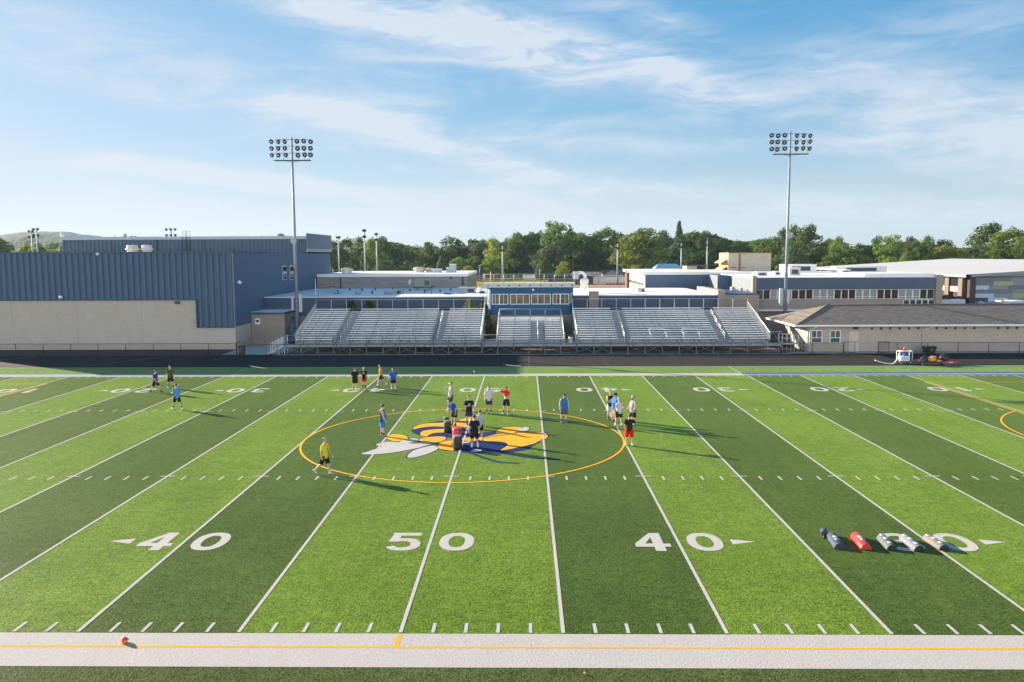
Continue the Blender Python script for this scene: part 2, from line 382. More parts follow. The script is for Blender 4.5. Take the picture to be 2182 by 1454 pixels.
# ================================================================== GROUND AND FIELD
def sheet(name, x0, x1, y0, y1, z, m):
    return struct(MB().poly([(x0, y0), (x1, y0), (x1, y1), (x0, y1)], z).build(name, m))
sheet('ground', -2400, 2400, -300, 2400, -.06, M_field)
sheet('dry_field', -130, 20, 118, 330, -.052, M_dry)
sheet('ball_field_grass', 14, 150, 118, 330, -.048, mat('ball_field_green', (.11, .20, .035), .95, noise=(.1, .2)))
sheet('infield_dirt', 16, 130, 240, 292, -.042, M_infield)
sheet('school_yard_paving', -75, 90, 63.9, 118, -.036, M_asph)
sheet('turf_field', -64, 64, -14, 54.7, 0, M_turf)
sheet('running_track', -80, 85, 54.7, 64.1, -.004, M_track)
sheet('dirt_under_bleachers', -23, 31.5, 64.6, 77.4, -.028, M_dirt)
sheet('concrete_pavement', -29.1, -23.1, 64.9, 75, -.020, M_conc)
sheet('concrete_pavement', 31.6, 74, 64.6, 66.2, -.020, M_conc)
sheet('concrete_strip', -23, 31.55, 64.15, 64.75, -.016, M_conc)
def catmull(p, k=4, closed=True):
    o = []; n = len(p)
    for i in range(n if closed else n-1):
        g = lambda j: Vector(p[j % n]) if closed else Vector(p[max(0, min(n-1, j))])
        a, b, c, d = g(i-1), g(i), g(i+1), g(i+2)
        for s in range(k):
            t = s/k
            o.append(.5*((2*b) + (c-a)*t + (2*a-5*b+4*c-d)*t*t + (3*b-a-3*c+d)*t**3))
    if not closed: o.append(Vector(p[-1]))
    return o
def ribbon(mb, pts, w, z):
    pts = [Vector((p[0], p[1])) for p in pts]; L = []; Rr = []
    for i, p in enumerate(pts):
        t = (pts[min(i+1, len(pts)-1)] - pts[max(i-1, 0)]).normalized(); n = Vector((-t.y, t.x))*w/2
        L.append(p+n); Rr.append(p-n)
    b = [(q.x, q.y, z) for q in L+Rr]; n = len(pts)
    mb.add(b, [(n+i, n+i+1, i+1, i) for i in range(n-1)])
# --- white lines
yl = MB(); Z1 = .009
for k in range(-10, 11):
    x = k*YD; yl.poly([(x-.055, .06), (x+.055, .06), (x+.055, 48.72), (x-.055, 48.72)], Z1)
struct(yl.build('yard_lines', M_white))
hm = MB()
for k in range(-50, 51):
    x = k*YD/5
    if k % 5 == 0:
        for y in (16.36, 32.76): 
            for s in (-1, 1): hm.box(*sorted((x+s*.06, x+s*.36)), y-.05, y+.05, .0086, .0090)
    else:
        for y0, y1 in ((.06, .66), (15.72, 16.34), (32.78, 33.4), (48.1, 48.7)):
            hm.poly([(x-.05, y0), (x+.05, y0), (x+.05, y1), (x-.05, y1)], Z1)
struct(hm.build('hash_marks', M_white))
sb = MB(); sb.poly([(-64, -1.88), (64, -1.88), (64, 0), (-64, 0)], .004); struct(sb.build('near_sideline_border', M_band))
sb = MB(); sb.poly([(-22.7, 48.85), (22.7, 48.85), (22.7, 50.25), (-22.7, 50.25)], .004)
for s in (-1, 1):
    sb.poly([(s*22.62-.06, 50.25), (s*22.62+.06, 50.25), (s*22.62+.06, 54.6), (s*22.62-.06, 54.6)], .004)
    sb.poly([(min(s*22.7, s*64), 48.85), (max(s*22.7, s*64), 48.85), (max(s*22.7, s*64), 48.97), (min(s*22.7, s*64), 48.97)], .004)
struct(sb.build('far_sideline_border', M_band))
MB().poly([(22.7, 49.75), (64, 49.75), (64, 50.45), (22.7, 50.45)], .004).poly([(22.7, 48.97), (64, 48.97), (64, 49.35), (22.7, 49.35)], .004).build('blue_sideline', M_blue)['kind'] = 'structure'
MB().poly([(-64, 49.75), (-22.7, 49.75), (-22.7, 50.5), (-64, 50.5)], .004).poly([(-64, 48.97), (-22.7, 48.97), (-22.7, 49.35), (-64, 49.35)], .004).build('worn_blue_sideline', M_wornblue)['kind'] = 'structure'
pm = MB()
for s in (-1, 1): pm.poly([(min(s*22.7, s*64), 49.35), (max(s*22.7, s*64), 49.35), (max(s*22.7, s*64), 49.75), (min(s*22.7, s*64), 49.75)], .004)
struct(pm.build('pale_sideline', M_pale))
dm = MB()
for k in range(26, 66):
    for s in (-1, 1):
        x = s*k*.914; dm.poly([(x-.17, 52.2), (x+.17, 52.2), (x+.17, 52.32), (x-.17, 52.32)], .004)
struct(dm.build('coaching_box_dashes', M_white))
tl = MB().poly([(-80, 54.62), (85, 54.62), (85, 54.78), (-80, 54.78)], .006)
struct(tl.build('turf_edge_line', mat('edge_kerb', (.36, .35, .34), .8)))
ll = MB()
for i in range(1, 9): y = 54.8+i*1.13; ll.poly([(-80, y-.03), (85, y-.03), (85, y+.03), (-80, y+.03)], .001)
for x0, y0, x1, y1 in ((-31.5, 55, -26.2, 63.8), (-45, 55, -40.5, 63.8), (-51, 57, -46, 63.8), (-52.5, 57, -48.5, 63.8)):
    ribbon(ll, [(x0-8, y0), (x1-8, y1)], .12, .002)
for k in range(60):
    x = 40+(k % 15)*1.9+random.random(); y = 55.4+1.13*(k//15)*2+.55; ll.poly([(x-.35, y-.03), (x+.35, y-.03), (x+.35, y+.03), (x-.35, y+.03)], .0015)
for px in (983, 1127, 1290, 700):
    for i in range(8):
        g = gnd(px, 770).x+(i-4)*(-.28 if px == 983 else 0); y = 55.4+i*1.13; ll.poly([(g-.05, y-.12), (g+.05, y-.12), (g+.05, y+.12), (g-.05, y+.12)], .0018)
struct(ll.build('track_lane_lines', M_lane))
# --- gold lines
gl = MB(); Z2 = .011
gl.poly([(-64, -.84), (64, -.84), (64, -.74), (-64, -.74)], .007); gl.poly([(-.07, -.74), (.07, -.74), (.07, -.08), (-.07, -.08)], .007)
gl.poly([(-.12, 48.9), (.12, 48.9), (.12, 49.3), (-.12, 49.3)], .007)
ribbon(gl, [(9.15*math.cos(2*PI*i/96), 24.385+9.15*math.sin(2*PI*i/96)) for i in range(97)], .125, Z2)
for s in (-1, 1):
    gl.poly([(s*36.3-.06, 3.9), (s*36.3+.06, 3.9), (s*36.3+.06, 44.95), (s*36.3-.06, 44.95)], Z2)
    gl.poly([(min(s*36.36, s*55), 44.85), (max(s*36.36, s*55), 44.85), (max(s*36.36, s*55), 44.95), (min(s*36.36, s*55), 44.95)], Z2)
    c = s*41.6; ribbon(gl, [(c-s*9.15*math.cos(a), 25.0+9.15*math.sin(a)) for a in [(-.955+1.91*i/40) for i in range(41)]], .125, Z2)
struct(gl.build('gold_soccer_lines', M_gold))
# --- yard numbers
def ell(cx, cy, rx, ry, n=28, p=2.3, a0=0., a1=2*PI):
    o = []
    for i in range(n+1):
        a = a0+(a1-a0)*i/n; c, s = math.cos(a), math.sin(a)
        o.append((cx+rx*math.copysign(abs(c)**(2/p), c), cy+ry*math.copysign(abs(s)**(2/p), s)))
    return o
def strip(outer, inner):      # quads between two open outlines of the same length
    return [[outer[i], outer[i+1], inner[i+1], inner[i]] for i in range(len(outer)-1)]
def digit(ch):                # polygons inside a box x -.66..66, y -.94...94
    if ch == '0': return strip(ell(0, 0, .64, .94), ell(0, 0, .30, .60))
    if ch == '1': return [[(-.12, -.94), (.22, -.94), (.22, .94), (-.12, .94)], [(-.12, .94), (-.12, .55), (-.42, .36), (-.42, .62)]]
    if ch == '4': return [[(.02, -.94), (.40, -.94), (.40, .94), (.02, .94)], [(-.64, -.52), (.02, -.52), (.02, -.20), (-.64, -.20)], [(.40, -.52), (.64, -.52), (.64, -.20), (.40, -.20)],
                          [(-.64, -.20), (-.26, -.20), (.02, .46), (.02, .94)]]
    if ch == '5': return [[(-.50, .62), (.56, .62), (.56, .94), (-.50, .94)], [(-.50, .62), (-.58, -.02), (-.22, -.02), (-.18, .62)]] + \
        strip(ell(0, -.30, .64, .64, 26, 2.2, 2.25, -2.75), ell(-.02, -.30, .30, .33, 26, 2.2, 2.25, -2.75))
    if ch == '2': return strip(ell(0, .38, .60, .56, 22, 2.2, 2.9, -.75), ell(0, .38, .26, .26, 22, 2.2, 2.9, -.75)) + \
        [[(.43, -.02), (.17, .19), (-.62, -.60), (-.12, -.62)], [(-.62, -.94), (.60, -.94), (.60, -.60), (-.62, -.60)]]
    if ch == '3': return strip(ell(0, .42, .58, .52, 22, 2.2, 2.75, -1.5), ell(-.02, .42, .25, .23, 22, 2.2, 2.75, -1.5)) + \
        strip(ell(0, -.38, .62, .56, 24, 2.2, 1.5, -2.75), ell(-.02, -.38, .28, .26, 24, 2.2, 1.5, -2.75)) + [[(-.22, -.10), (.12, -.10), (.12, .18), (-.22, .18)]]
def number(x, y, txt, arrow, turn=False):
    s = -1 if turn else 1; mb = MB(); j = 0
    T = lambda p, dz=0.: (x+s*p[0], y+s*p[1], .006+dz)
    for i, ch in enumerate(txt):
        cx = (-.97, .98)[i]
        for pl in digit(ch):
            j += 1
            mb.add([T((cx+p[0], p[1]), (j % 2)*.0004+(j % 3)*.0003) for p in pl], [list(range(len(pl)))])
    if arrow: a = arrow*s; mb.add([T((a*1.95, .27)), T((a*1.95, -.27)), T((a*2.85, 0))], [(0, 1, 2)])
    return struct(mb.build('yard_number', M_white))
for k in range(-4, 5):
    t = str(50-abs(k)*10); a = (k > 0)-(k < 0)
    number(k*2*YD, 7.40, t, a); number(k*2*YD, 41.45, t, a, True)
# --- the midfield emblem: a striped stinging insect in navy, gold and white
def LP(p): g = gnd(740+p[0]/4.546, 880+p[1]/4.546); return (g.x, g.y)
def grow(pts, d):
    n = len(pts); A = sum(pts[i].x*pts[(i+1) % n].y-pts[(i+1) % n].x*pts[i].y for i in range(n)); s = 1 if A > 0 else -1; o = []
    for i in range(n):
        t = (pts[(i+1) % n]-pts[i-1]).normalized(); o.append(pts[i]+Vector((t.y, -t.x))*d*s)
    return o
nv, gd, wh = MB(), MB(), MB(); lay = [0]
def patch(mb, pts, z, out=.0):
    c = catmull([LP(p) for p in pts], 4); lay[0] += 1
    mb.poly([(q.x, q.y) for q in c], z*.6+lay[0]*.00004)
    if out: lay[0] += 1; g = grow(c, out); nv.poly([(q.x, q.y) for q in g], .0015+lay[0]*.00004)
patch(nv, [(622, 172), (640, 145), (720, 110), (850, 85), (930, 76), (1080, 74), (1160, 60), (1190, 130), (1210, 200), (1130, 250), (960, 238), (880, 230), (760, 232), (690, 216), (640, 196)], .003)
patch(nv, [(872, 332), (900, 287), (1100, 250), (1130, 192), (1300, 190), (1440, 184), (1560, 190), (1900, 183), (1952, 215), (1940, 245), (1880, 280), (1800, 320), (1750, 356), (1600, 382), (1490, 386), (1200, 388), (1060, 372), (940, 368)], .003)
patch(gd, [(637, 160), (668, 130), (760, 105), (900, 97), (1060, 94), (1165, 108), (1160, 146), (1100, 141), (960, 135), (820, 132), (720, 143)], .0055)
patch(gd, [(706, 210), (727, 180), (800, 165), (920, 157), (1000, 160), (985, 184), (850, 194), (790, 213), (770, 228), (730, 224)], .0055)
patch(gd, [(1075, 74), (1160, 50), (1250, 41), (1240, 72), (1160, 80)], .0055, .05)
patch(gd, [(695, 272), (715, 250), (800, 235), (900, 229), (956, 240), (930, 268), (860, 286), (760, 292)], .0055, .08)
patch(gd, [(877, 335), (887, 300), (940, 278), (1030, 268), (1095, 262), (1085, 290), (1000, 300), (1020, 318), (1030, 364), (950, 358), (890, 346)], .0055)
patch(gd, [(1120, 247), (1210, 234), (1300, 226), (1310, 254), (1200, 274), (1110, 262)], .0055)
patch(gd, [(1300, 250), (1450, 207), (1640, 194), (1880, 190), (1938, 215), (1928, 245), (1850, 285), (1700, 325), (1490, 363), (1555, 315), (1520, 285), (1400, 274), (1300, 276)], .0055)
patch(gd, [(372, 240), (412, 215), (480, 207), (560, 220), (588, 248), (560, 270), (460, 275), (412, 262)], .0055, .07)
patch(wh, [(492, 290), (590, 256), (650, 248), (690, 264), (640, 284), (560, 297)], .0085, .06)
patch(wh, [(132, 398), (200, 375), (330, 327), (275, 313), (330, 290), (430, 280), (620, 297), (870, 282), (760, 318), (640, 350), (440, 385), (250, 403)], .0085, .09)
patch(wh, [(584, 430), (592, 405), (650, 362), (760, 330), (850, 321), (876, 350), (800, 390), (700, 420), (622, 436)], .0085, .09)
patch(gd, [(1442, 192), (1490, 150), (1560, 138), (1670, 140), (1692, 160), (1640, 182), (1600, 196)], .0055, .07)
patch(wh, [(1640, 180), (1690, 146), (1740, 138), (1764, 154), (1740, 172), (1690, 181)], .0085, .07)
patch(wh, [(1192, 378), (1210, 362), (1260, 352), (1304, 355), (1290, 372), (1240, 382)], .0085)
patch(wh, [(1116, 290), (1140, 280), (1190, 280), (1180, 290), (1140, 294)], .0085)
for ln, w in (([(1060, 370), (1200, 392), (1330, 438), (1480, 478), (1670, 490)], .24), ([(1380, 375), (1600, 408), (1800, 438), (2060, 453)], .24)):
    c = catmull([LP(p) for p in ln], 6, False); lay[0] += 1; ribbon(nv, [(q.x, q.y) for q in c], w, .0021+lay[0]*.00004)
for ln in ([(1330, 235), (1500, 212), (1640, 200)], [(1640, 345), (1800, 305), (1890, 255), (1900, 225)], [(610, 296), (760, 300), (870, 284)], [(1300, 252), (1400, 235), (1640, 198)]):
    c = catmull([LP(p) for p in ln], 6, False); lay[0] += 1; ribbon(nv, [(q.x, q.y) for q in c], .07, .0056+lay[0]*.00004)
struct(nv.build('emblem_navy', M_navy)); struct(gd.build('emblem_gold', M_gold)); struct(wh.build('emblem_white', M_white))
# ================================================================== BUILDINGS
def ribs(mb, p0, p1, z0, z1, pitch, depth, nrm, mi=0):
    """box-rib cladding from p0 to p1 (xy), standing out along nrm"""
    p0, p1, nrm = Vector(p0), Vector(p1), Vector(nrm); L = (p1-p0).length; d = (p1-p0)/L
    prof = []; n = max(1, round(L/pitch)); pitch = L/n
    for i in range(n):
        a = i*pitch
        for u, h in ((0, 0), (.30, 0), (.50, 1), (.80, 1)): prof.append((a+u*pitch, h*depth))
    prof.append((L, 0))
    vs = []
    for u, h in prof:
        q = p0+d*u+nrm*h; vs += [(q.x, q.y, z0), (q.x, q.y, z1)]
    mb.add(vs, [(2*i, 2*i+2, 2*i+3, 2*i+1) for i in range(len(prof)-1)], mi)
    return mb
def window(parent, x0, x1, z0, z1, y, nv_=1, nh=0, glass=None, fr=None, fw=.06, name='window', splits=None, d=.05):
    """a framed window in a wall that faces -Y at depth y"""
    f = MB(); f.box(x0, x1, y-d, y+.02, z0, z0+fw).box(x0, x1, y-d, y+.02, z1-fw, z1)
    f.box(x0, x0+fw, y-d, y+.02, z0+fw, z1-fw).box(x1-fw, x1, y-d, y+.02, z0+fw, z1-fw)
    for s in (splits or [(i+1)/nv_ for i in range(nv_-1)]):
        w = fw*.7
        if isinstance(s, tuple): s, w = s
        c = x0+(x1-x0)*s; f.box(c-w/2, c+w/2, y-d+.006, y+.01, z0+fw, z1-fw)
    if nh: zc = z0+(z1-z0)*nh; f.box(x0+fw, x1-fw, y-d+.004, y+.012, zc-fw*.4, zc+fw*.4)
    fo = f.build(name, fr or M_wtrim, parent)
    MB().box(x0+fw*.5, x1-fw*.5, y-.012, y+.018, z0+fw*.5, z1-fw*.5).build('pane', glass or M_glass, fo)
    return fo
# ---- gym: tall blue metal hall with a tan block base
GX0, GX1, GY, GH = -66.5, -29.2, 69.7, 10.87
gym = thing('gym_building', 'large blue metal sided gym with tan block base at the left of the field', 'building', (-48, 92, 0))
gym.location = (0, 0, 0)
sx_ = AX(420, GY, 660)
base = MB().box(GX0, sx_, GY, 116, 0, 5.72).box(sx_, GX1, GY, 116, 0, 2.58)
for i in range(5): x = GX0+4.5+i*7.4; base.box(x, x+.03, GY-.004, GY+.01, 0, 5.6 if x < sx_ else 2.5, 1)
base.build('block_wall', [M_tan, M_tan2], gym)
MB().box(GX0+.01, GX1-.02, GY+.1, 116, 2.59, GH-.1).build('wall', M_siding, gym)
cl = MB(); ribs(cl, (GX0, GY-.01), (sx_, GY-.01), 5.70, GH, .69, .20, (0, -1)); ribs(cl, (sx_, GY-.01), (GX1, GY-.01), 2.56, GH, .69, .20, (0, -1))
cl.build('front_cladding', M_siding, gym)
cl = MB(); ribs(cl, (GX1, GY), (GX1, 116), 2.56, GH, .45, .05, (1, 0)); cl.build('side_cladding', M_siding, gym)
tr = MB().box(GX0-.05, GX1+.08, GY-.26, GY+.1, GH, GH+.18).box(GX1-.06, GX1+.10, GY+.1, 116, GH, GH+.18)
tr.box(sx_-.06, sx_+.06, GY-.22, GY-.02, 2.5, 5.66).box(GX0, sx_, GY-.22, GY-.01, 5.60, 5.70).box(sx_, GX1, GY-.22, GY-.011, 2.47, 2.56)
tr.build('trim', M_sidingd, gym); MB().box(GX1-.02, GX1+.10, GY-.22, GY-.02, 2.5, GH).build('corner_strip', M_bgpanel, gym)
MB().box(GX0, GX1, GY+.1, 116, GH-.08, GH+.05).build('roof', M_roofw, gym)
UY, UH = 101.0, 13.35
M_usid = mat('upper_siding', (.048, .085, .135), .55, noise=(.5, .06))
MB().box(-66, -29.1, UY, 116, GH, UH).build('upper_wall', M_usid, gym)
cl = MB(); ribs(cl, (-65.9, UY-.01), (-29.15, UY-.01), GH+.4, UH-.35, .6, .15, (0, -1))
for i in range(6): x = -65.9+i*7.1; cl.box(x, x+.18, UY-.16, UY-.02, GH+.3, UH)
cl.build('upper_cladding', M_usid, gym)
MB().box(-66.1, -29.0, UY-.2, UY-.02, UH-.34, UH).box(-66.1, -29.0, UY-.2, 116, UH, UH+.1).build('upper_roof_edge', M_galv, gym)
MB().box(-66.2, -66.0, UY-.25, 104, UH+.1, UH+.85).box(-66, -65.8, UY, 112, UH, UH+.5).build('parapet', M_wtrim, gym)
MB().box(-29.1, -28.95, UY-.3, 116.2, GH+.7, UH+.5).box(-29.12, -28.97, UY-.3, 116.2, GH+.2, GH+.69, 1).build('end_panel', [mat('end_panel_blue', (.10, .135, .185), .6), M_galv], gym)
for y in (76.9, 80.3): pass
for py0, Yw in ((588, 89.2), (601, 92.6)):          # two tall narrow windows on the side wall
    f = MB().box(GX1-.02, GX1+.09, Yw-.9, Yw+.9, AZ(565+30, Yw), AZ(564, Yw)).build('window', M_lightgrey, gym)
    MB().box(GX1, GX1+.12, Yw-.75, Yw+.75, AZ(593, Yw), AZ(567, Yw)).build('pane', M_glass, f)
lad = MB()
for x in (AX(391, UY-.4, 490), AX(399.5, UY-.4, 490)):
    for s in (-.28, .28): lad.tube([(x+s, UY-.3, GH+.2), (x+s, UY-.3, AZ(488, UY))], .035, 5)
    for i in range(14): z = GH+.4+i*.33; lad.tube([(x-.28, UY-.3, z), (x+.28, UY-.3, z)], .025, 4) if z < AZ(489, UY) else None
lad.build('roof_ladder', M_steel, gym)
def exhaust(px, w):
    o = thing('roof_fan', 'white mushroom roof fan on the gym roof, %s of the pair' % ('left' if px < 300 else 'right'), 'roof fan', (AX(px, 92, 530), 92, GH+.05), 0, 'gym roof fans')
    MB().lathe([(.75*w, 0), (.75*w, .45)], 20).build('curb', M_cream, o)
    MB().lathe([(.62*w, .45), (.98*w, .5), (1.0*w, .66), (.82*w, .72), (.80*w, 1.05), (.70*w, 1.16), (.2*w, 1.2)], 24).build('hood', M_cream, o)
exhaust(282, .92); exhaust(313, .82)
def wall_lamp(px, py, Y, lab, m, wid=.34, face=0):
    p = at(px, py, Y); o = thing('wall_light', lab, 'wall light', (p.x, Y, p.z), face, 'wall lights on the gym')
    MB().box(-wid/2, wid/2, -.30, 0, -.05, .22).build('housing', m, o)
    MB().box(-wid/2+.03, wid/2-.03, -.27, -.05, -.10, -.05).build('lens', M_glasst, o)
wall_lamp(379, 646, GY, 'dark square wall light on the tan block wall below the blue cladding', M_steel, .48)
wall_lamp(131, 634.5, GY-.2, 'small white wall light at the lower edge of the blue cladding', M_wtrim)
wall_lamp(210, 543, GY-.2, 'tiny pale wall light high under the gym roof edge', M_cream, .3)
o = thing('wall_light', 'white floodlight on the gym corner beside the downpipe', 'wall light', (GX1+.05, GY+.6, AZ(602, GY)), R(60), 'wall lights on the gym')
MB().tube([(0, 0, 0), (0, -.35, .05)], .04).build('bracket', M_wtrim, o); MB().lathe([(.10, 0), (.2, .18), (.21, .25)], 12, M=Matrix.Translation((0, -.45, .02)) @ Matrix.Rotation(R(60), 4, 'X')).build('housing', M_wtrim, o)
o = thing('wall_light', 'round dark light on the gym side wall above the annex roof', 'wall light', (GX1+.06, 83.5, AZ(643, 83.5)), R(90), 'wall lights on the gym')
MB().lathe([(.28, 0), (.26, .2), (.15, .28)], 14, M=Matrix.Rotation(R(90), 4, 'X')).build('housing', M_lightgrey, o)
# ---- tan annex
an = thing('gym_annex', 'small flat roofed tan block annex against the gym side wall', 'building')
AXR = -25.15; AH = 3.78
MB().box(GX1+.06, AXR, 75, 81, 0, AH-.2).build('wall', M_tan2, an)
MB().box(GX1+.06, AXR+.08, 74.9, 81.1, AH-.2, AH+.06).build('trim', M_sidingd, an)
MB().box(GX1+.1, AXR, 75, 81, AH+.06, AH+.10).build('roof', M_roofw, an)
d_ = MB().box(AXR, AXR+.05, 77.6, 79.0, 0, 2.2).build('door', M_lightgrey, an); MB().box(AXR+.05, AXR+.10, 78.75, 78.85, 1.0, 1.15).build('handle', M_steel, d_)
MB().box(AXR-.01, AXR+.14, 78.05, 78.5, 2.75, 3.1).build('lamp', M_steel, an)
p = at(549, 685, 75); MB().box(p.x-.32, p.x+.32, 74.95, 75.01, p.z-.36, p.z+.36).box(p.x-.2, p.x+.2, 74.93, 74.952, p.z-.1, p.z+.16, 1).build('notice_sign', [M_wtrim, M_steel], an)
# ---- low school wing behind the bleachers
lw = thing('school_wing', 'long low school wing with blue front and white flat roof behind the bleachers', 'building')
LY, LH = 80.0, 5.30
MB().box(-29.1, 9.4, LY, 106, 0, LH-.02).box(9.4, 27.4, LY, 101, 0, LH+.08).build('wall', M_tan2, lw)
MB().box(-29.05, 9.4, LY-.10, LY-.01, 3.05, LH).box(9.41, 27.4, LY-.10, LY-.01, 3.4, LH+.1).build('front_panels', mat('blue_panel', (.040, .075, .135), .55, noise=(.7, .12)), lw)
MB().box(-29.1, 9.4, LY-.16, 106.0, LH, LH+.10).box(9.42, 27.35, LY-.16, 101.0, LH+.10, LH+.2).build('roof', M_roofw, lw)
MB().box(9.42, 27.38, LY-.19, LY-.165, LH-.22, LH+.06).build('fascia', M_sidingd, lw)
x0, x1 = AX(1254, LY), AX(1275, LY); MB().box(x0, x1, LY-.5, LY+1.2, 0, AZ(622, LY)).build('pier', M_tan2, lw)
MB().box(27.4, 28.3, LY-.4, 92, 0, AZ(620, LY)).box(28.3, 32.6, LY, 92, 0, 5.45).build('tan_block', M_tan2, lw)
MB().box(28.3, 32.6, LY-.06, 91.9, 5.45, 5.62).build('tan_coping', M_sidingd, lw)
def roof_unit(name, lab, px0, px1, py0, py1, Y, dep, m, ribd=False, legs=0., grp='rooftop units'):
    x0, x1, z0, z1 = AX(px0, Y, py1), AX(px1, Y, py1), AZ(py1, Y, px0), AZ(py0, Y, px0)
    zf = LH+.1 if Y > 80 and x1 < 27.5 and px0 < 1345 else z0
    if px0 > 1230 and px0 < 1345: zf = LH+.2
    o = thing(name, lab, 'rooftop unit', ((x0+x1)/2, Y, zf), 0, grp)
    w, h = (x1-x0)/2, z1-zf
    if legs:
        b = MB()
        for s in (-1, 1):
            for yy in (.2, dep-.2): b.box(s*w*.85-.05, s*w*.85+.05, yy-.05, yy+.05, 0, legs)
        b.box(-w*1.25, w*1.2, -.1, .1, legs, legs+.18).box(-w*1.25, w*1.2, dep-.1, dep+.1, legs, legs+.18); b.build('stand', M_steel, o); legs += .18
    b = MB().box(-w, w, 0, dep, legs, h)
    if ribd:
        for i in range(int(w*2/.35)): b.box(-w+i*.35+.05, -w+i*.35+.10, -.03, -.001, legs+.1, h-.1)
    b.build('casing', m, o); MB().box(-w-.04, w+.04, -.05, dep+.05, h, h+.06).build('top', m, o)
    MB().box(w*.15, w*.85, -.02, -.001, legs+h*.1, legs+(h-legs)*.8).build('louvre', M_steel, o)
    return o
M_olive = mat('olive_metal', (.26, .265, .19), .6); M_ggrey = mat('green_grey_metal', (.30, .36, .36), .6)
roof_unit('air_handler', 'big olive ribbed air handler raised on a dark frame', 884, 918, 595, 619, 98, 2.6, M_olive, True, .35)
roof_unit('air_handler', 'green grey angled intake unit beside the press box', 977, 1012, 614, 631, 89, 2.2, M_ggrey)
roof_unit('air_handler', 'small dark louvred roof unit nearest the press box', 1022, 1034, 622, 631.5, 87, 1.2, M_steel)
roof_unit('air_handler', 'small dark square unit at the roof edge', 946, 960, 626, 632.5, 85, 1.0, M_steel)
roof_unit('roof_duct', 'wide pale green duct box near the gym wall', 692, 725, 624, 634, 88, 1.6, M_ggrey)
roof_unit('roof_duct', 'green grey duct box joined to a silver vent', 832, 856, 618, 631, 88, 2.2, M_ggrey)
roof_unit('roof_box', 'white box on the roof right of the press box', 1358, 1374, 614, 629, 88, 1.2, M_cream)
def vent(px, py0, py1, Y, w, lab, m=None, grp='roof vents'):
    x = AX(px, Y, py1); zf = LH+.1 if px < 1240 else AZ(py1, Y, px); h = AZ(py0, Y, px)-zf
    o = thing('roof_vent', lab, 'roof vent', (x, Y, zf), 0, grp)
    MB().lathe([(w*.8, 0), (w*.8, h*.35), (w, h*.36), (w, h*.62), (w*.75, h*.64)], 16).build('body', m or M_galv, o)
    MB().lathe([(w*.75, h*.64), (w*1.15, h*.68), (w*1.1, h*.9), (w*.3, h)], 16).build('cap', m or M_galv, o)
vent(763, 622, 635, 86, .42, 'silver turbine vent alone on the left part of the roof')
vent(827, 620, 635, 86, .5, 'silver roof vent standing beside the green duct')
vent(1023, 613, 622, 97, .35, 'small white capped vent left of the press box', M_wtrim)
vent(1561, 611, 624, 88, .32, 'tall pale flue on the tan block, wider one', M_cream)
vent(1579, 613, 624, 88, .22, 'thin pale flue on the tan block, narrower one', M_cream)
vent(1507, 614, 624, 90, .3, 'short grey vent in front of the blue wall', M_lightgrey)
o = thing('antenna_mast', 'thin white antenna mast on the roof beside the gym', 'antenna', (AX(673, 82, 630), 82, LH+.1)); MB().tube([(0, 0, 0), (0, 0, AZ(594, 82, 673)-LH-.1)], [.06, .035], 6).build('mast', M_wtrim, o); MB().box(-.12, .12, -.12, .12, 0, .06).build('foot', M_steel, o)
o = thing('satellite_dish', 'small white satellite dish beside the olive air handler', 'satellite dish', (AX(871, 99, 612), 99, LH+.1), R(25)); MB().tube([(0, 0, 0), (0, 0, 1.0)], .05).build('mast', M_galv, o)
MB().lathe([(.02, 0), (.28, .04), (.5, .16), (.48, .19), (.25, .07)], 18, M=Matrix.Translation((0, 0, 1.2)) @ Matrix.Rotation(R(100), 4, 'Y')).build('dish', M_wtrim, o)
for px, Y in ((746, 98), (772, 96), (800, 98), (836, 100), (874, 94), (905, 90), (938, 92), (960, 96), (720, 90), (793, 88), (848, 87), (918, 86)):
    o = thing('vent_pipe', 'small dark pipe vent dotting the white low roof', 'vent pipe', (AX(px, Y, 625), Y, LH+.1), 0, 'pipe vents on the low roof'); MB().lathe([(.14, 0), (.10, .05), (.10, .30)], 10).build('pipe', M_steel, o); MB().lathe([(.13, .30), (.13, .36), (.05, .38)], 10).build('cap', M_steel, o)
# ---- grey brick building
gb = thing('brick_hall', 'long grey brick hall with white flat roof between the gym and the houses', 'building')
bx0, bx1, bz = -29.0, AX(996, 106), AZ(589, 106)
MB().box(bx0, bx1, 106, 131, 0, bz).build('wall', M_greybrick, gb)
MB().box(bx0, bx1+.1, 105.9, 131, bz, bz+.42).build('roof', M_roofw, gb)
xx = AX(726, 105.9, 600); MB().tube([(xx, 105.85, LH), (xx, 105.85, bz)], .09, 6).build('downpipe', M_steel, gb)
for a in (961, 986): xx = AX(a, 105.9, 600); MB().box(xx-.14, xx+.14, 105.8, 105.99, AZ(608 if a > 970 else 595, 106), AZ(590, 106)).build('wall_vent', M_steel, gb)
f = MB().box(AX(704.5, 105.9), AX(713, 105.9), 105.9, 105.99, LH, AZ(609, 106)).build('door', M_steel, gb); MB().box(AX(706, 105.9), AX(711.5, 105.9), 105.87, 105.905, LH+.05, AZ(610.5, 106)).build('panel', M_cream, f)
for i, (a, w, h, lb) in enumerate(((740, .95, .8, 'low grey domed vent at the left end of the brick hall roof'), (894, 1.0, .9, 'wide domed vent in the middle of the brick hall roof'), (916, .75, .75, 'smaller domed vent beside the wide dome on the brick hall'))):
    o = thing('roof_vent', lb, 'roof vent', (AX(a, 118, 582), 118, bz+.42), 0, 'domes on the brick hall'); MB().lathe([(w*.8, 0), (w*.8, h*.4)], 14).build('curb', M_cream, o); MB().lathe([(w*.8, h*.4), (w*1.1, h*.5), (w*1.05, h*.8), (w*.5, h)], 16).build('cap', M_cream, o)
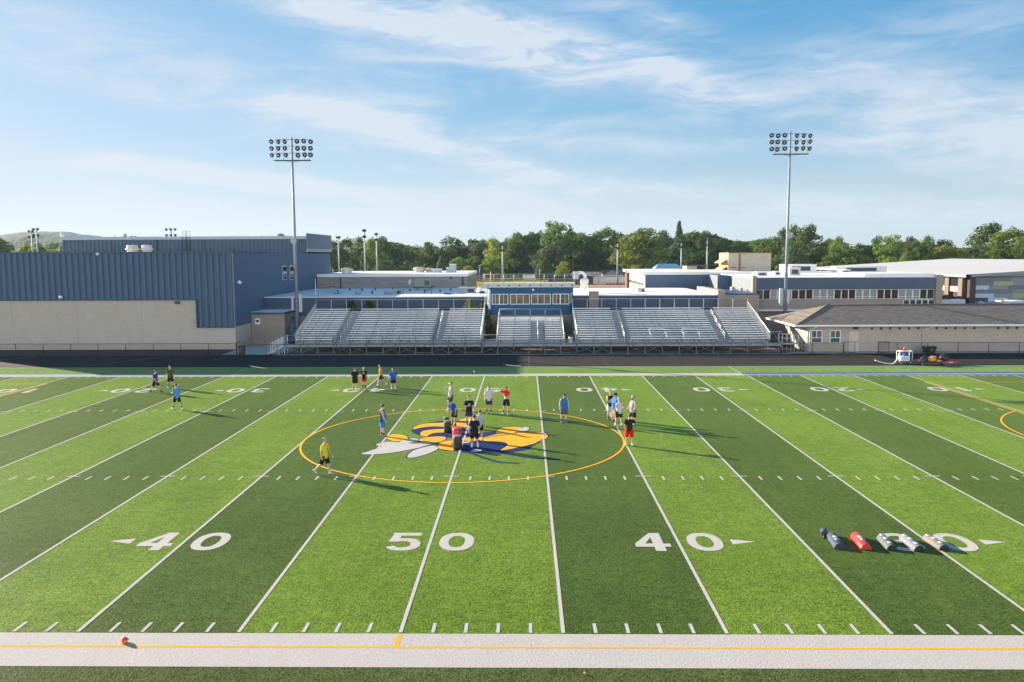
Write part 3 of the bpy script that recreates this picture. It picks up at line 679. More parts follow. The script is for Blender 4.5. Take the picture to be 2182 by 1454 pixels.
for a, b, c, lb in ((728, 732, .7, 'small white box at the left end of the brick hall roof'), (921, 940, .55, 'long low white box on the brick hall roof'), (951, 958, .8, 'small grey box on the brick hall roof'), (958, 971, 1.35, 'taller grey box at the right end of the brick hall roof')):
    x0, x1 = AX(a, 115, 582), AX(b, 115, 582); o = thing('roof_box', lb, 'roof box', ((x0+x1)/2, 115, bz+.42), 0, 'boxes on the brick hall'); MB().box((x0-x1)/2, (x1-x0)/2, 0, 1.5, 0, c).build('casing', M_lightgrey, o); MB().box((x0-x1)/2-.05, (x1-x0)/2+.05, -.05, 1.55, c, c+.06).build('lid', M_wtrim, o)
# ---- press box
pb = thing('press_box', 'blue press box with four white framed windows above the centre bleachers', 'press box')
PY = 77.0; px0, px1 = -1.15, 9.45; pz0, pz1 = 3.32, 6.6
MB().prism([(px0, PY+1.3), (px0+.55, PY), (px1-.55, PY), (px1, PY+1.3), (px1, 79.9), (px0, 79.9)], pz0, pz1).build('wall', M_pressblue, pb)
g_ = MB()
for i in range(38): x = px0+.7+i*.25; g_.box(x, x+.02, PY-.012, PY-.001, pz0, pz1)
g_.build('board_joints', M_sidingd, pb)
MB().box(px0+.05, px1-.05, PY+.35, 79.8, 0, pz0).build('base_wall', M_tan2, pb)
MB().box(px0-.35, px1+.15, PY-.25, 80.0, pz1, pz1+.52).build('roof_band', mat('pale_green_band', (.50, .52, .47), .6), pb)
bl = MB()
for i in range(9): x = AX(1040+i*22.4, PY-.26, 608); bl.lathe([(.09, 0), (.09, .05)], 10, M=Matrix.Translation((x, PY-.25, pz1+.24)) @ Matrix.Rotation(R(90), 4, 'X'))
bl.build('band_bolts', M_steel, pb)
MB().tube([(AX(1136, PY, 615), PY-.02, 6.35), (AX(1136, PY, 615), PY-.22, 6.3)], [.10, .13], 10).build('camera_dome', M_wtrim, pb)
for a, b, sp in ((1048, 1083, [(.21, .04), (.46, .13), (.72, .04)]), (1087, 1129, [1/3, 2/3]), (1132, 1173.5, [1/3, 2/3]), (1177.5, 1213, [(.22, .04), (.46, .13), (.74, .04)])):
    window(pb, AX(a, PY, 638), AX(b, PY, 638), AZ(649, PY, 1130), AZ(626.5, PY, 1130), PY, glass=M_glassb, fw=.075, splits=sp)
for s, xa in ((-1, px0+.27), (1, px1-.27)):
    f = MB().box(-.17, .17, -.05, .02, 0, 1.3); fo = f.build('window', M_wtrim, pb); fo.location = (xa, PY+.64, 4.55); fo.rotation_euler = (0, 0, s*R(67))
    MB().box(-.11, .11, -.06, .0, .07, 1.23).build('pane', M_glassb, fo)
rl = MB()
for i in range(10):
    x = px0-.3+i*(px1-px0+.4)/9; rl.tube([(x, PY-.2, pz1+.5), (x, PY-.2, pz1+1.62)], .035, 5)
for z in (1.6, 1.05): rl.tube([(px0-.3, PY-.2, pz1+z), (px1+.1, PY-.2, pz1+z)], .035, 5)
for s in (px0-.3, px1+.1):
    for z in (1.6, 1.05): rl.tube([(s, PY-.2, pz1+z), (s, 79.9, pz1+z)], .035, 5)
    rl.tube([(s, 79.9, pz1+.5), (s, 79.9, pz1+1.62)], .035, 5)
rl.build('roof_railing', M_galv, pb)
lb = MB()
for s in (0, .42): lb.tube([(px0-.12+s, PY+.2, 3.4), (px0-.12+s, PY+.2, pz1)], .03, 5)
lb.build('side_pipes', M_wtrim, pb)
o = thing('dust_collector', 'white curved pipe dust collector on the roof beside the press box', 'dust collector', (AX(1238, 86, 625), 86, LH+.1))
MB().tube([(-.6, 0, 2.4), (-.2, 0, 2.75), (.2, 0, 2.75), (.5, 0, 2.45), (.55, 0, 1.7)], .22, 12).build('pipe', M_plastic, o)
MB().lathe([(.12, .5), (.45, 1.3), (.55, 1.35), (.55, 1.9), (.3, 2.0)], 16, M=Matrix.Translation((.45, 0, 0))).build('hopper', M_plastic, o)
b = MB()
for a in (-.1, 1.0):
    for c in (-.45, .45): b.tube([(a, c, 0), (a+(.2 if a < 0 else -.2), c*.7, 1.4)], .05, 5)
b.build('leg', M_plastic, o); MB().box(-1.0, -.35, -.4, .4, 1.9, 2.9).build('fan_box', M_lightgrey, o)
# ---- two storey school block (stepped blue faces and the window band)
sc = thing('school_block', 'two storey school block with dark blue band and long window strip', 'building')
WY, WH = 84.0, 7.42
wx0, wx1 = 32.75, AX(1991, WY)
MB().box(wx0+.5, wx1, WY+.02, 118, 0, 4.62).build('lower_wall', M_tan2, sc)
MB().box(wx0+.5, wx1-.1, WY+.25, 118, 4.62, WH-.05).build('upper_wall', M_siding, sc)
MB().box(wx0+.5, wx1-.02, WY-.25, WY+.25, 5.92, WH).build('blue_band', mat('band_blue', (.040, .072, .13), .5, noise=(.5, .12)), sc)
MB().box(wx0, wx0+.5, WY-.4, WY+.25, 0, WH+.28).build('pier', M_tan2, sc); MB().box(wx1, wx1+.85, WY-.3, 92, 0, WH+.3).build('pier', M_tan2, sc)
cl = MB(); ribs(cl, (wx0+.49, WY+.26), (wx0+.49, 96), 5.6, WH, .4, .04, (-1, 0)); cl.build('side_cladding', M_bgpanel, sc)
MB().box(wx0+.5, wx1, WY-.3, 118, WH, WH+.08).build('roof', M_roofw, sc)
MB().box(wx1-9, wx1, WY+.3, 92, WH+.08, WH+.5).build('parapet', M_roofw, sc)
MB().box(wx0+.5, wx1, WY-1.1, WY+.02, 3.2, 3.42).build('canopy', M_wtrim, sc)
n_ = 26; zb0, zb1 = 4.66, 5.90
pat = [0, 0, 1, 1, 1, 0, 0, 0, 1, 1, 1, 0, 0, 0, 1, 1, 1, 0, 0, 0, 1, 1, 1, 2, 2]; n_ = len(pat)
for i, k in enumerate(pat):
    x0 = wx0+.55+(wx1-.1-wx0-.55)*i/n_; x1 = wx0+.55+(wx1-.1-wx0-.55)*(i+1)/n_
    window(sc, x0, x1-.001, zb0, zb1, WY, 1, .24 if k == 1 else 0, [mat('maroon_glass', (.026, .015, .015), .07, spec=.8), M_bglass, M_glass][k], fw=.05, d=.06)
for i in range(5):
    x0 = AX(1925+13.2*i, WY); window(sc, x0, AX(1925+13.2*(i+1), WY)-.02, 3.5, 4.55, WY+.0, 1, 0, M_glass, fw=.06)
# the stepped blue faces further back
bb = thing('school_rear_block', 'blue metal school block stepping back behind the low white roof', 'building')
x22, x31, x34 = AX(1376, 103, 600), 31.4, 34.4
MB().box(x22, x31, 103, 128, 0, WH-.02).box(x31, 40, 97, 128, 0, WH).build('wall', M_siding, bb)
cl = MB(); ribs(cl, (x22, 102.99), (x31, 102.99), LH, WH, .4, .05, (0, -1)); cl.build('front_cladding', M_siding, bb)
cl = MB(); ribs(cl, (x31, 96.99), (x34+3, 96.99), LH, WH, .4, .05, (0, -1)); cl.build('front_cladding', M_siding, bb)
cl = MB(); ribs(cl, (x31-.01, 97), (x31-.01, 102.9), LH, WH, .4, .04, (-1, 0)); cl.build('side_cladding', M_bgpanel, bb)
MB().box(x22-.12, x22-.01, 103.1, 122, 0, WH-.1).build('side_wall', M_cream, bb)
for i in range(9):
    y0 = 104+i*1.9; f = MB().box(x22-.18, x22-.121, y0, y0+1.6, 5.55, 6.25).build('window', M_wtrim, bb); MB().box(x22-.20, x22-.181, y0+.1, y0+1.5, 5.62, 6.18).build('pane', M_glasst, f)
MB().box(x22-.5, x31, 102.9, 128, WH-.02, WH+.42).box(x31, 38, 103.5, 128, WH+.012, WH+.3).build('roof', M_roofw, bb)
MB().box(x22-.6, x22-.12, 121.5, 123.5, 0, WH+.4).build('end_pier', M_redbrick, bb)
# ---- rusty stage tower
tw = thing('stage_tower', 'rust streaked pale box tower with two slanted awnings on the school roof', 'building')
TY = 126; tx0, tx1, tz0, tz1 = AX(1553, TY, 560), AX(1643, TY, 560), 6.0, AZ(540, TY, 1600)
MB().box(tx0, tx1, TY, TY+7, tz0, tz1).build('wall', M_rust, tw)
MB().box(tx0-.06, tx1+.06, TY-.06, TY+7.1, tz1, tz1+.16).box(tx0+1.75, tx0+2.1, TY-.05, TY-.005, tz0, tz1).build('trim', mat('rust_strip', (.30, .14, .045), .8, noise=(1.5, .3)), tw)
MB().box(tx0-.10, tx0-.01, TY, TY+7, tz0, tz1).build('side_wall', M_orangew, tw)
for z in (8.9, 7.6): MB().add([(tx0-.1, TY+.6, z+.7), (tx0-.1, TY+6, z+.7), (tx0-1.2, TY+6, z), (tx0-1.2, TY+.6, z), (tx0-.1, TY+.6, z+.6), (tx0-.1, TY+6, z+.6), (tx0-1.2, TY+6, z-.1), (tx0-1.2, TY+.6, z-.1)], [(0, 1, 2, 3), (7, 6, 5, 4), (0, 3, 7, 4), (1, 5, 6, 2), (3, 2, 6, 7)]).build('awning', M_orangew, tw)
MB().box(tx0+.5, tx0+1.3, TY-.3, TY-.05, 8.0, 8.1).box(tx0+2.2, tx0+3.0, TY-.3, TY-.05, 8.0, 8.1).build('bracket', M_steel, tw)
o = thing('roof_block', 'orange brick block on the roof left of the rusty tower', 'building', (AX(1474, 127, 578), 127, 6.2)); MB().box(-.9, .9, 0, 4, 0, 2.1).build('wall', M_orangew, o); MB().box(-.95, 3, -.05, 4.05, 2.1, 2.25).build('roof', M_steel, o)
def rbox(lab, x, y, w, d, h, m, grp='units on the school block roof'):
    o = thing('roof_unit', lab, 'rooftop unit', (x, y, WH+.08), 0, grp); MB().box(-w/2, w/2, -d/2, d/2, 0, h).build('casing', m, o); MB().box(-w/2-.06, w/2+.06, -d/2-.06, d/2+.06, h, h+.07).build('lid', M_wtrim, o); MB().box(-w*.3, w*.3, -d/2-.02, -d/2-.001, h*.2, h*.8).build('louvre', M_steel, o)
rbox('grey square roof unit just right of the tall light pole', AX(1690, 93, 585), 93, 1.5, 1.5, 1.0, M_lightgrey)
rbox('pale square roof unit on the right part of the school roof', AX(1799, 93, 578), 93, 1.2, 1.2, .7, M_lightgrey)
rbox('long white low box behind the light pole on the school roof', AX(1700, 112, 575), 112, 5, 3, 1.2, M_roofw)
rbox('long pale blue box along the back of the school roof', AX(1830, 110, 575), 110, 8, 2, .9, M_roofw)
rbox('small white roof unit left of the light pole', AX(1655, 94, 586), 94, .9, .9, .5, M_roofw)
rbox('small grey roof unit nearest the tan pier', AX(1622, 92, 587), 92, 1.4, .9, .45, M_lightgrey)
# ---- large hall with the coloured panels
hl = thing('panelled_hall', 'big hall with pale metal roof and multicoloured panel wall at far right', 'building')
HX, HY = 65.4, 93.2
rr = [(HX, 7.5), (95, 9.25), (124, 7.5)]
MB().prism([(HX+.3, HY), (123.7, HY), (123.7, 155), (HX+.3, 155)], 0, 7.2).build('wall', M_darkbrick, hl)
rb = MB()
for (xa, za), (xb, zb) in zip(rr, rr[1:]):
    s = 1 if zb > za else -1
    rb.add([(xa-(.8 if s > 0 else 0), HY-.6, za), (xb+(.8 if s < 0 else 0), HY-.6, zb), (xb+(.8 if s < 0 else 0), 156, zb), (xa-(.8 if s > 0 else 0), 156, za)], [(0, 1, 2, 3)])
    rb.add([(xa, HY-.6, za-.35), (xb, HY-.6, zb-.35), (xb, HY-.6, zb-.001), (xa, HY-.6, za-.001)], [(0, 1, 2, 3)], 1)
    rb.add([(xa, HY, 7.0), (xb, HY, 7.0), (xb, HY, zb-.05), (xa, HY, za-.05)], [(0, 1, 2, 3)], 1)
rb.box(HX-.8, HX-.74, HY-.6, 156, 7.1, 7.5, 1); rb.build('roof', [M_roofm, mat('grey_fascia', (.19, .22, .25), .6)], hl)
pcol = [(.095, .115, .135), (.155, .18, .20), (.34, .40, .52), (.006, .02, .085), (.25, .27, .14), (.12, .155, .175)]
pm_ = [mat('panel_tone_%d' % i, c, .55, noise=(.9, .06)) for i, c in enumerate(pcol)]
pn = MB(); rnd = random.Random(4); rowsd = ["001", "0412", "21054", "0015", "2140", "3212", "0145", "4013", "1435"]
x_ = HX+.9; rh = (7.1-2.0)/9
for i in range(10):
    z1 = 7.1-i*rh; xs = x_-rnd.random()*2.2; j = 0; rw = rowsd[i % 9]
    while xs < 88:
        w = 2.7; a, b = max(xs, x_), xs+w
        if b > a+.05: pn.box(a, b-.012, HY-.10, HY-.01, z1-rh+.012, z1, int(rw[j % len(rw)]))
        xs += w; j += 1
pn.build('coloured_panels', pm_, hl)
MB().box(HX+.05, HX+.88, HY-.2, HY-.012, 0, 7.15).build('corner_pier', M_darkbrick, hl)
for y in (94.5, 98.2, 104, 110, 118, 126, 134, 142, 150): MB().box(HX-.25, HX+.3, y, y+1.1, 0, 7.15).build('column', mat('brown_column', (.15, .11, .09), .8), hl)
for y in (95.7, 99.6, 105.4, 111.5, 119.5, 127.5, 135.5, 143.5):
    yy = min(y+4.2, y+ (2.4 if y < 98 else 4.2)); f = MB().box(HX+.05, HX+.29, y, yy, 5.7, 7.1).build('window', M_steel, hl); MB().box(HX+.0, HX+.049, y+.1, yy-.1, 5.8, 7.05).build('pane', M_glass, f)
    MB().box(HX-.05, HX+.29, y, yy, 5.0, 5.69).build('sill_panel', M_cream, hl)
# ---- low annex that carries two units behind the hipped roof
ax_ = thing('flat_roof_annex', 'low flat roofed building just behind the hipped field house roof', 'building')
MB().box(50, 74, 83.2, 92.9, 0, 2.9).build('wall', M_tan2, ax_); MB().box(49.9, 74.1, 83.1, 92.9, 2.9, 3.1).build('roof', M_roofw, ax_)
for lab, a, b, t in (('long pale air unit behind the field house ridge, left one', 2006, 2057, 640), ('long pale air unit behind the ridge at the right edge', 2138, 2182, 642)):
    x0, x1 = AX(a, 86, 645), AX(b, 86, 645); o = thing('rooftop_unit', lab, 'rooftop unit', ((x0+x1)/2, 86, 3.1), 0, 'units behind the field house'); h = AZ(t, 86, a)-3.1; MB().box((x0-x1)/2, (x1-x0)/2, 0, 1.8, 0, h).build('casing', M_lightgrey, o); MB().box((x0-x1)/2-.05, (x0-x1)/2+.9, -.04, 1.84, .1, h+.03).build('intake_hood', M_cream, o); MB().box((x0-x1)/2+1.2, (x1-x0)/2, -.05, 1.85, h, h+.05).build('lid', M_wtrim, o)
o = thing('roof_vent', 'small orange brown gooseneck vent behind the field house ridge', 'roof vent', (AX(2090, 85, 645), 85, 3.1)); MB().tube([(.3, 0, 0), (.3, 0, .85), (0, 0, 1.05), (-.3, 0, .9)], .2, 10).build('neck', M_orangew, o)
# ---- hipped field house
fh = thing('field_house', 'tan brick field house with brown hipped shingle roof at right', 'building')
ex0, ex1, ey0, ey1, ez, rz_, ry = 32.2, 92, 65.0, 75.9, 2.95, 4.78, 70.45
MB().box(33.95, 90, 66.2, 74.7, 0, 2.9).build('wall', M_tan, fh)
hx = ex0+5.45
MB().add([(ex0, ey0, ez), (ex1, ey0, ez), (ex1, ey1, ez), (ex0, ey1, ez), (hx, ry, rz_), (ex1-5.45, ry, rz_)], [(0, 1, 5, 4), (1, 2, 5), (2, 3, 4, 5), (3, 0, 4)]).build('roof', M_shin, fh)
MB().box(ex0+.02, ex1, ey0+.02, ey1, ez-.06, ez-.005).build('soffit', M_wtrim, fh)
MB().box(ex0-.1, ex1, ey0-.12, ey0+.015, ez-.14, ez+.03).box(ex0-.1, ex0+.015, ey0+.02, ey1, ez-.14, ez+.03).build('gutter', M_wtrim, fh)
MB().tube([(ex0+.1, ey0+.05, ez+.02), (hx, ry, rz_+.03)], .07, 5).tube([(hx, ry, rz_+.02), (ex1-5.5, ry, rz_+.02)], .07, 5).build('ridge_cap', mat('ridge_brown', (.11, .09, .08), .9), fh)
for a, b in ((1728, 1752), (1768, 1791)):
    x0, x1 = AX(a, 66.2, 717), AX(b, 66.2, 717); z0, z1 = AZ(731.5, 66.2, a), AZ(704, 66.2, a)
    f = window(fh, x0, x1, z0, z1, 66.2, 1, .42, M_glasst, fw=.09)
    MB().box((x0+x1)/2-.04, (x0+x1)/2+.04, 66.14, 66.19, z0+(z1-z0)*.45, z1-.09).build('mullion', M_wtrim, f)
x0 = AX(1812, 66.2); d_ = MB().box(x0, x0+1.05, 66.15, 66.21, 0, 2.15).build('door', M_cream, fh); MB().box(x0+.9, x0+.98, 66.09, 66.15, 1.0, 1.14).build('handle', M_steel, d_)
x0 = AX(1823, 66.2, 698); MB().box(x0-.2, x0+.2, 65.95, 66.21, 2.4, 2.75).build('lamp', M_steel, fh)
vb = MB()
for a in (1858, 1878, 1897, 1917, 1937, 1957, 1996, 2016, 2036, 2056, 2076, 2127, 2147, 2167): x = AX(a, 66.2, 697); vb.box(x-.12, x+.12, 66.17, 66.19, 2.36, 2.62)
vb.build('wall_vents', M_steel, fh)
for xq in (AX(1966, 66.2, 720), 34.15):
    MB().tube([(xq+.75 if xq > 35 else xq+.5, ey0+.1, ez-.12), (xq, 66.08, 2.3), (xq, 66.08, .05)], .055, 6).build('downpipe', M_wtrim, fh)
# ---- houses beyond the ball field
def house(lab, px, pxw, pyb, pye, pyr, Y, wallm, roofm, gable=None, dep=9, porch=None):
    x0, x1 = AX(px, Y, pyb), AX(pxw, Y, pyb); ze, zr = AZ(pye, Y, px), AZ(pyr, Y, px)
    h = thing('house', lab, 'house', ((x0+x1)/2, Y, 0), 0, 'houses beyond the ball field'); w = (x1-x0)/2
    MB().box(-w, w, 0, dep, 0, ze).build('wall', wallm, h)
    MB().add([(-w-.5, -.6, ze-.1), (w+.5, -.6, ze-.1), (w+.5, dep+.6, ze-.1), (-w-.5, dep+.6, ze-.1), (-w-.3, dep/2, zr), (w+.3, dep/2, zr)], [(0, 1, 5, 4), (2, 3, 4, 5), (1, 2, 5), (3, 0, 4), (0, 3, 2, 1)]).build('roof', roofm, h)
    for g0, g1 in (gable or []):
        c = (g0+g1)/2; MB().add([(w*g0, -1.5, 0), (w*g1, -1.5, 0), (w*g1, -1.5, ze), (w*c, -1.5, zr-.3), (w*g0, -1.5, ze), (w*g0, 0, 0), (w*g1, 0, 0), (w*g1, 0, ze), (w*c, dep/2, zr-.3), (w*g0, 0, ze)], [(0, 1, 2, 3, 4), (0, 4, 9, 5), (1, 6, 7, 2)]).build('gable_wall', wallm, h)
        MB().add([(w*g0-.4, -1.8, ze-.25), (w*c, -1.8, zr-.2), (w*g1+.4, -1.8, ze-.25), (w*g0-.4, dep/2, ze-.25), (w*c, dep/2, zr-.2), (w*g1+.4, dep/2, ze-.25)], [(0, 1, 4, 3), (1, 2, 5, 4)]).build('gable_roof', roofm, h)
    for q in (-.7, -.2, .3, .75):
        f = MB().box(w*q-.7, w*q+.7, -.06, .02, .9, 2.1).build('window', M_wtrim, h); MB().box(w*q-.58, w*q+.58, -.09, -.061, 1.0, 2.0).build('pane', M_glass, f)
    MB().box(w*.05-.5, w*.05+.5, -.07, .02, 0, 2.05).build('door', M_wtrim, h)
    if porch:
        MB().add([(w*porch[0], -2.2, ze-.2), (w*(porch[0]+porch[1])/2, -2.2, zr-.5), (w*porch[1], -2.2, ze-.2), (w*porch[0], 1.5, ze-.2), (w*(porch[0]+porch[1])/2, 3, zr-.5), (w*porch[1], 1.5, ze-.2)], [(0, 1, 4, 3), (1, 2, 5, 4), (0, 2, 1)]).build('porch_roof', M_lightgrey, h)
        for q in porch: MB().box(w*q-.12, w*q+.12, -2.1, -1.85, 0, ze-.2).build('porch_post', M_wtrim, h)
    return h
M_hroof = mat('house_roof_purple', (.085, .065, .07), .9, noise=(.6, .2)); M_hroofb = mat('house_roof_brown', (.22, .17, .14), .9, noise=(.6, .2))
house('tan brick house with dark gabled roof left of the press box railing', 1006, 1064, 597, 586, 574, 330, mat('tan_house', (.27, .22, .17), .85), M_hroof, [(-.1, .45), (.55, .98)])
house('long brown roofed ranch house with white porch behind the dugout', 1222, 1278, 596, 586.5, 580, 330, M_redbrick, M_hroofb, porch=(-.1, .55))
house('pale house with white front gable near the bright maple', 1286, 1335, 594, 583, 575, 345, mat('pale_house', (.42, .42, .40), .8), mat('house_roof_grey', (.20, .19, .19), .9), [(-.9, .3)])
house('low dark roofed house half hidden beyond the trees', 870, 905, 586, 578, 573, 430, mat('grey_house', (.25, .25, .25), .85), M_hroof)
# ball field dugouts, hut and small sheds
o = thing('dugout', 'blue roofed brick dugout seen past the press box railing', 'dugout', (AX(1222, 268, 600), 268, 0), 0, 'ball field dugouts'); MB().box(-9, 7, 2, 2.3, 0, 2.6).box(-9, -8.7, 0, 2, 0, 2.6).box(6.7, 7, 0, 2, 0, 2.6).build('wall', M_redbrick, o); MB().box(-9.3, 7.4, -.5, 2.6, 2.6, 2.9).build('roof', M_pressblue, o); MB().box(-8, 6, 1.2, 1.6, 0, .45).build('bench', M_blue, o)
o = thing('dugout', 'white dugout with open doorway beside the ball field fence', 'dugout', (AX(1272, 275, 600), 275, 0), 0, 'ball field dugouts'); MB().box(-2.5, 12, 1.5, 1.8, 0, 2.6).box(-2.5, -2.2, 0, 1.5, 0, 2.6).box(1.0, 1.3, 0, 1.5, 0, 2.6).build('wall', M_wtrim, o); MB().box(-2.7, 12.2, -.3, 2, 2.6, 2.8).build('roof', M_lightgrey, o)
fz = MB()
for i in range(16): x = AX(1290, 276, 600)+i*1.7; fz.box(x, x+1.5, 276, 276.1, .3, 1.7)
fz = fz.build('white_fence', M_wtrim); tag(fz, 'white panel fence behind the dugout along the infield', 'fence')
bf = MB(); x0 = AX(1290, 262, 604)
bf.box(x0, x0+24, 262, 262.1, 0, .5); bf = bf.build('brick_kerb_wall', M_redbrick); tag(bf, 'low dark brick wall along the back of the infield', 'wall')
def netpost(px, Y, pyt, lab, m, r=.12, grp=None):
    p = gnd(px, 600); x = AX(px, Y, 590); o = thing('utility_pole', lab, 'pole', (x, Y, 0), 0, grp or 'thin poles beyond the school'); h = AZ(pyt, Y, px)
    MB().tube([(0, 0, 0), (0, 0, h)], [r, r*.7], 7).build('pole', m, o); MB().box(-.5, .5, -.05, .05, h-.9, h-.75).build('crossarm', m, o); MB().lathe([(.22, 0), (.22, .5)], 8, M=Matrix.Translation((.35, 0, h-1.5))).build('transformer', M_galv, o)
M_wood = mat('pole_wood', (.20, .14, .10), .9, noise=(3, .2, (1, 1, .2)))
for px, Y, t, lb in ((1221, 320, 541, 'brown wooden pole right of the yellow green shrub'), (1178, 325, 561, 'grey pole with a transformer beside the round tree'), (768.5, 300, 553, 'short brown pole between two floodlights'), (784, 310, 563, 'short grey pole right of the brown one'), (1419, 330, 541, 'thin pole above the blue roofed hut'), (1022, 300, 565, 'thin dark pole in front of the tan house'), (1150, 280, 571, 'thin grey pole in front of the round dark tree'), (709.5, 290, 570, 'stub of a pole beside the gym corner')):
    netpost(px, Y, t, lb, M_wood if 'brown' in lb else M_galv)
hu = thing('scoring_hut', 'small hut with a blue metal roof above the school roof', 'hut', (AX(1425, 255, 575), 255, 0)); w = (AX(1452, 255, 575)-AX(1398, 255, 575))/2
ze, zr = AZ(572, 255, 1425), AZ(562.5, 255, 1425)
MB().box(-w, w, 0, 6, 0, ze).build('wall', M_lightgrey, hu); MB().add([(-w-.4, -.5, ze), (w+.4, -.5, ze), (w+.4, 6.5, ze), (-w-.4, 6.5, ze), (-w+1.2, 3, zr), (w-1.2, 3, zr)], [(0, 1, 5, 4), (1, 2, 5), (2, 3, 4, 5), (3, 0, 4)]).build('roof', mat('light_blue_roof', (.16, .32, .46), .5), hu)
f = MB().box(-w*.8, w*.8, -.08, .02, ze-1.6, ze-.5).build('window', M_wtrim, hu); MB().box(-w*.75, w*.75, -.1, -.081, ze-1.5, ze-.6).build('pane', M_glass, f)
sh = thing('garden_shed', 'low white building under the trees behind the railing', 'shed', (AX(1152, 325, 592), 325, 0)); MB().box(-7, 7, 0, 5, 0, AZ(587, 325)).build('wall', M_wtrim, sh); MB().box(-7.3, 7.3, -.3, 5.3, AZ(587, 325), AZ(585, 325)).build('roof', M_lightgrey, sh)
sh = thing('garden_shed', 'cream shed with bright blue roof behind the railing', 'shed', (AX(1184, 300, 595), 300, 0)); MB().box(-1.7, 1.7, 0, 3, 0, AZ(595, 300)).build('wall', M_cream, sh); MB().add([(-1.9, -.2, AZ(595, 300)), (1.9, -.2, AZ(595, 300)), (1.9, 1.5, AZ(589, 300)), (-1.9, 1.5, AZ(589, 300)), (-1.9, 3.2, AZ(595, 300)), (1.9, 3.2, AZ(595, 300))], [(0, 1, 2, 3), (3, 2, 5, 4), (0, 3, 4), (1, 5, 2)]).build('roof', mat('bright_blue_roof', (.05, .17, .42), .5), sh)
o = thing('foul_pole', 'thin yellow foul pole in front of the tan house', 'pole', (AX(1046, 250, 605), 250, 0)); MB().tube([(0, 0, 0), (0, 0, AZ(579, 250))], .16, 6).build('pole', mat('yellow_paint', (.75, .50, .03), .5), o)
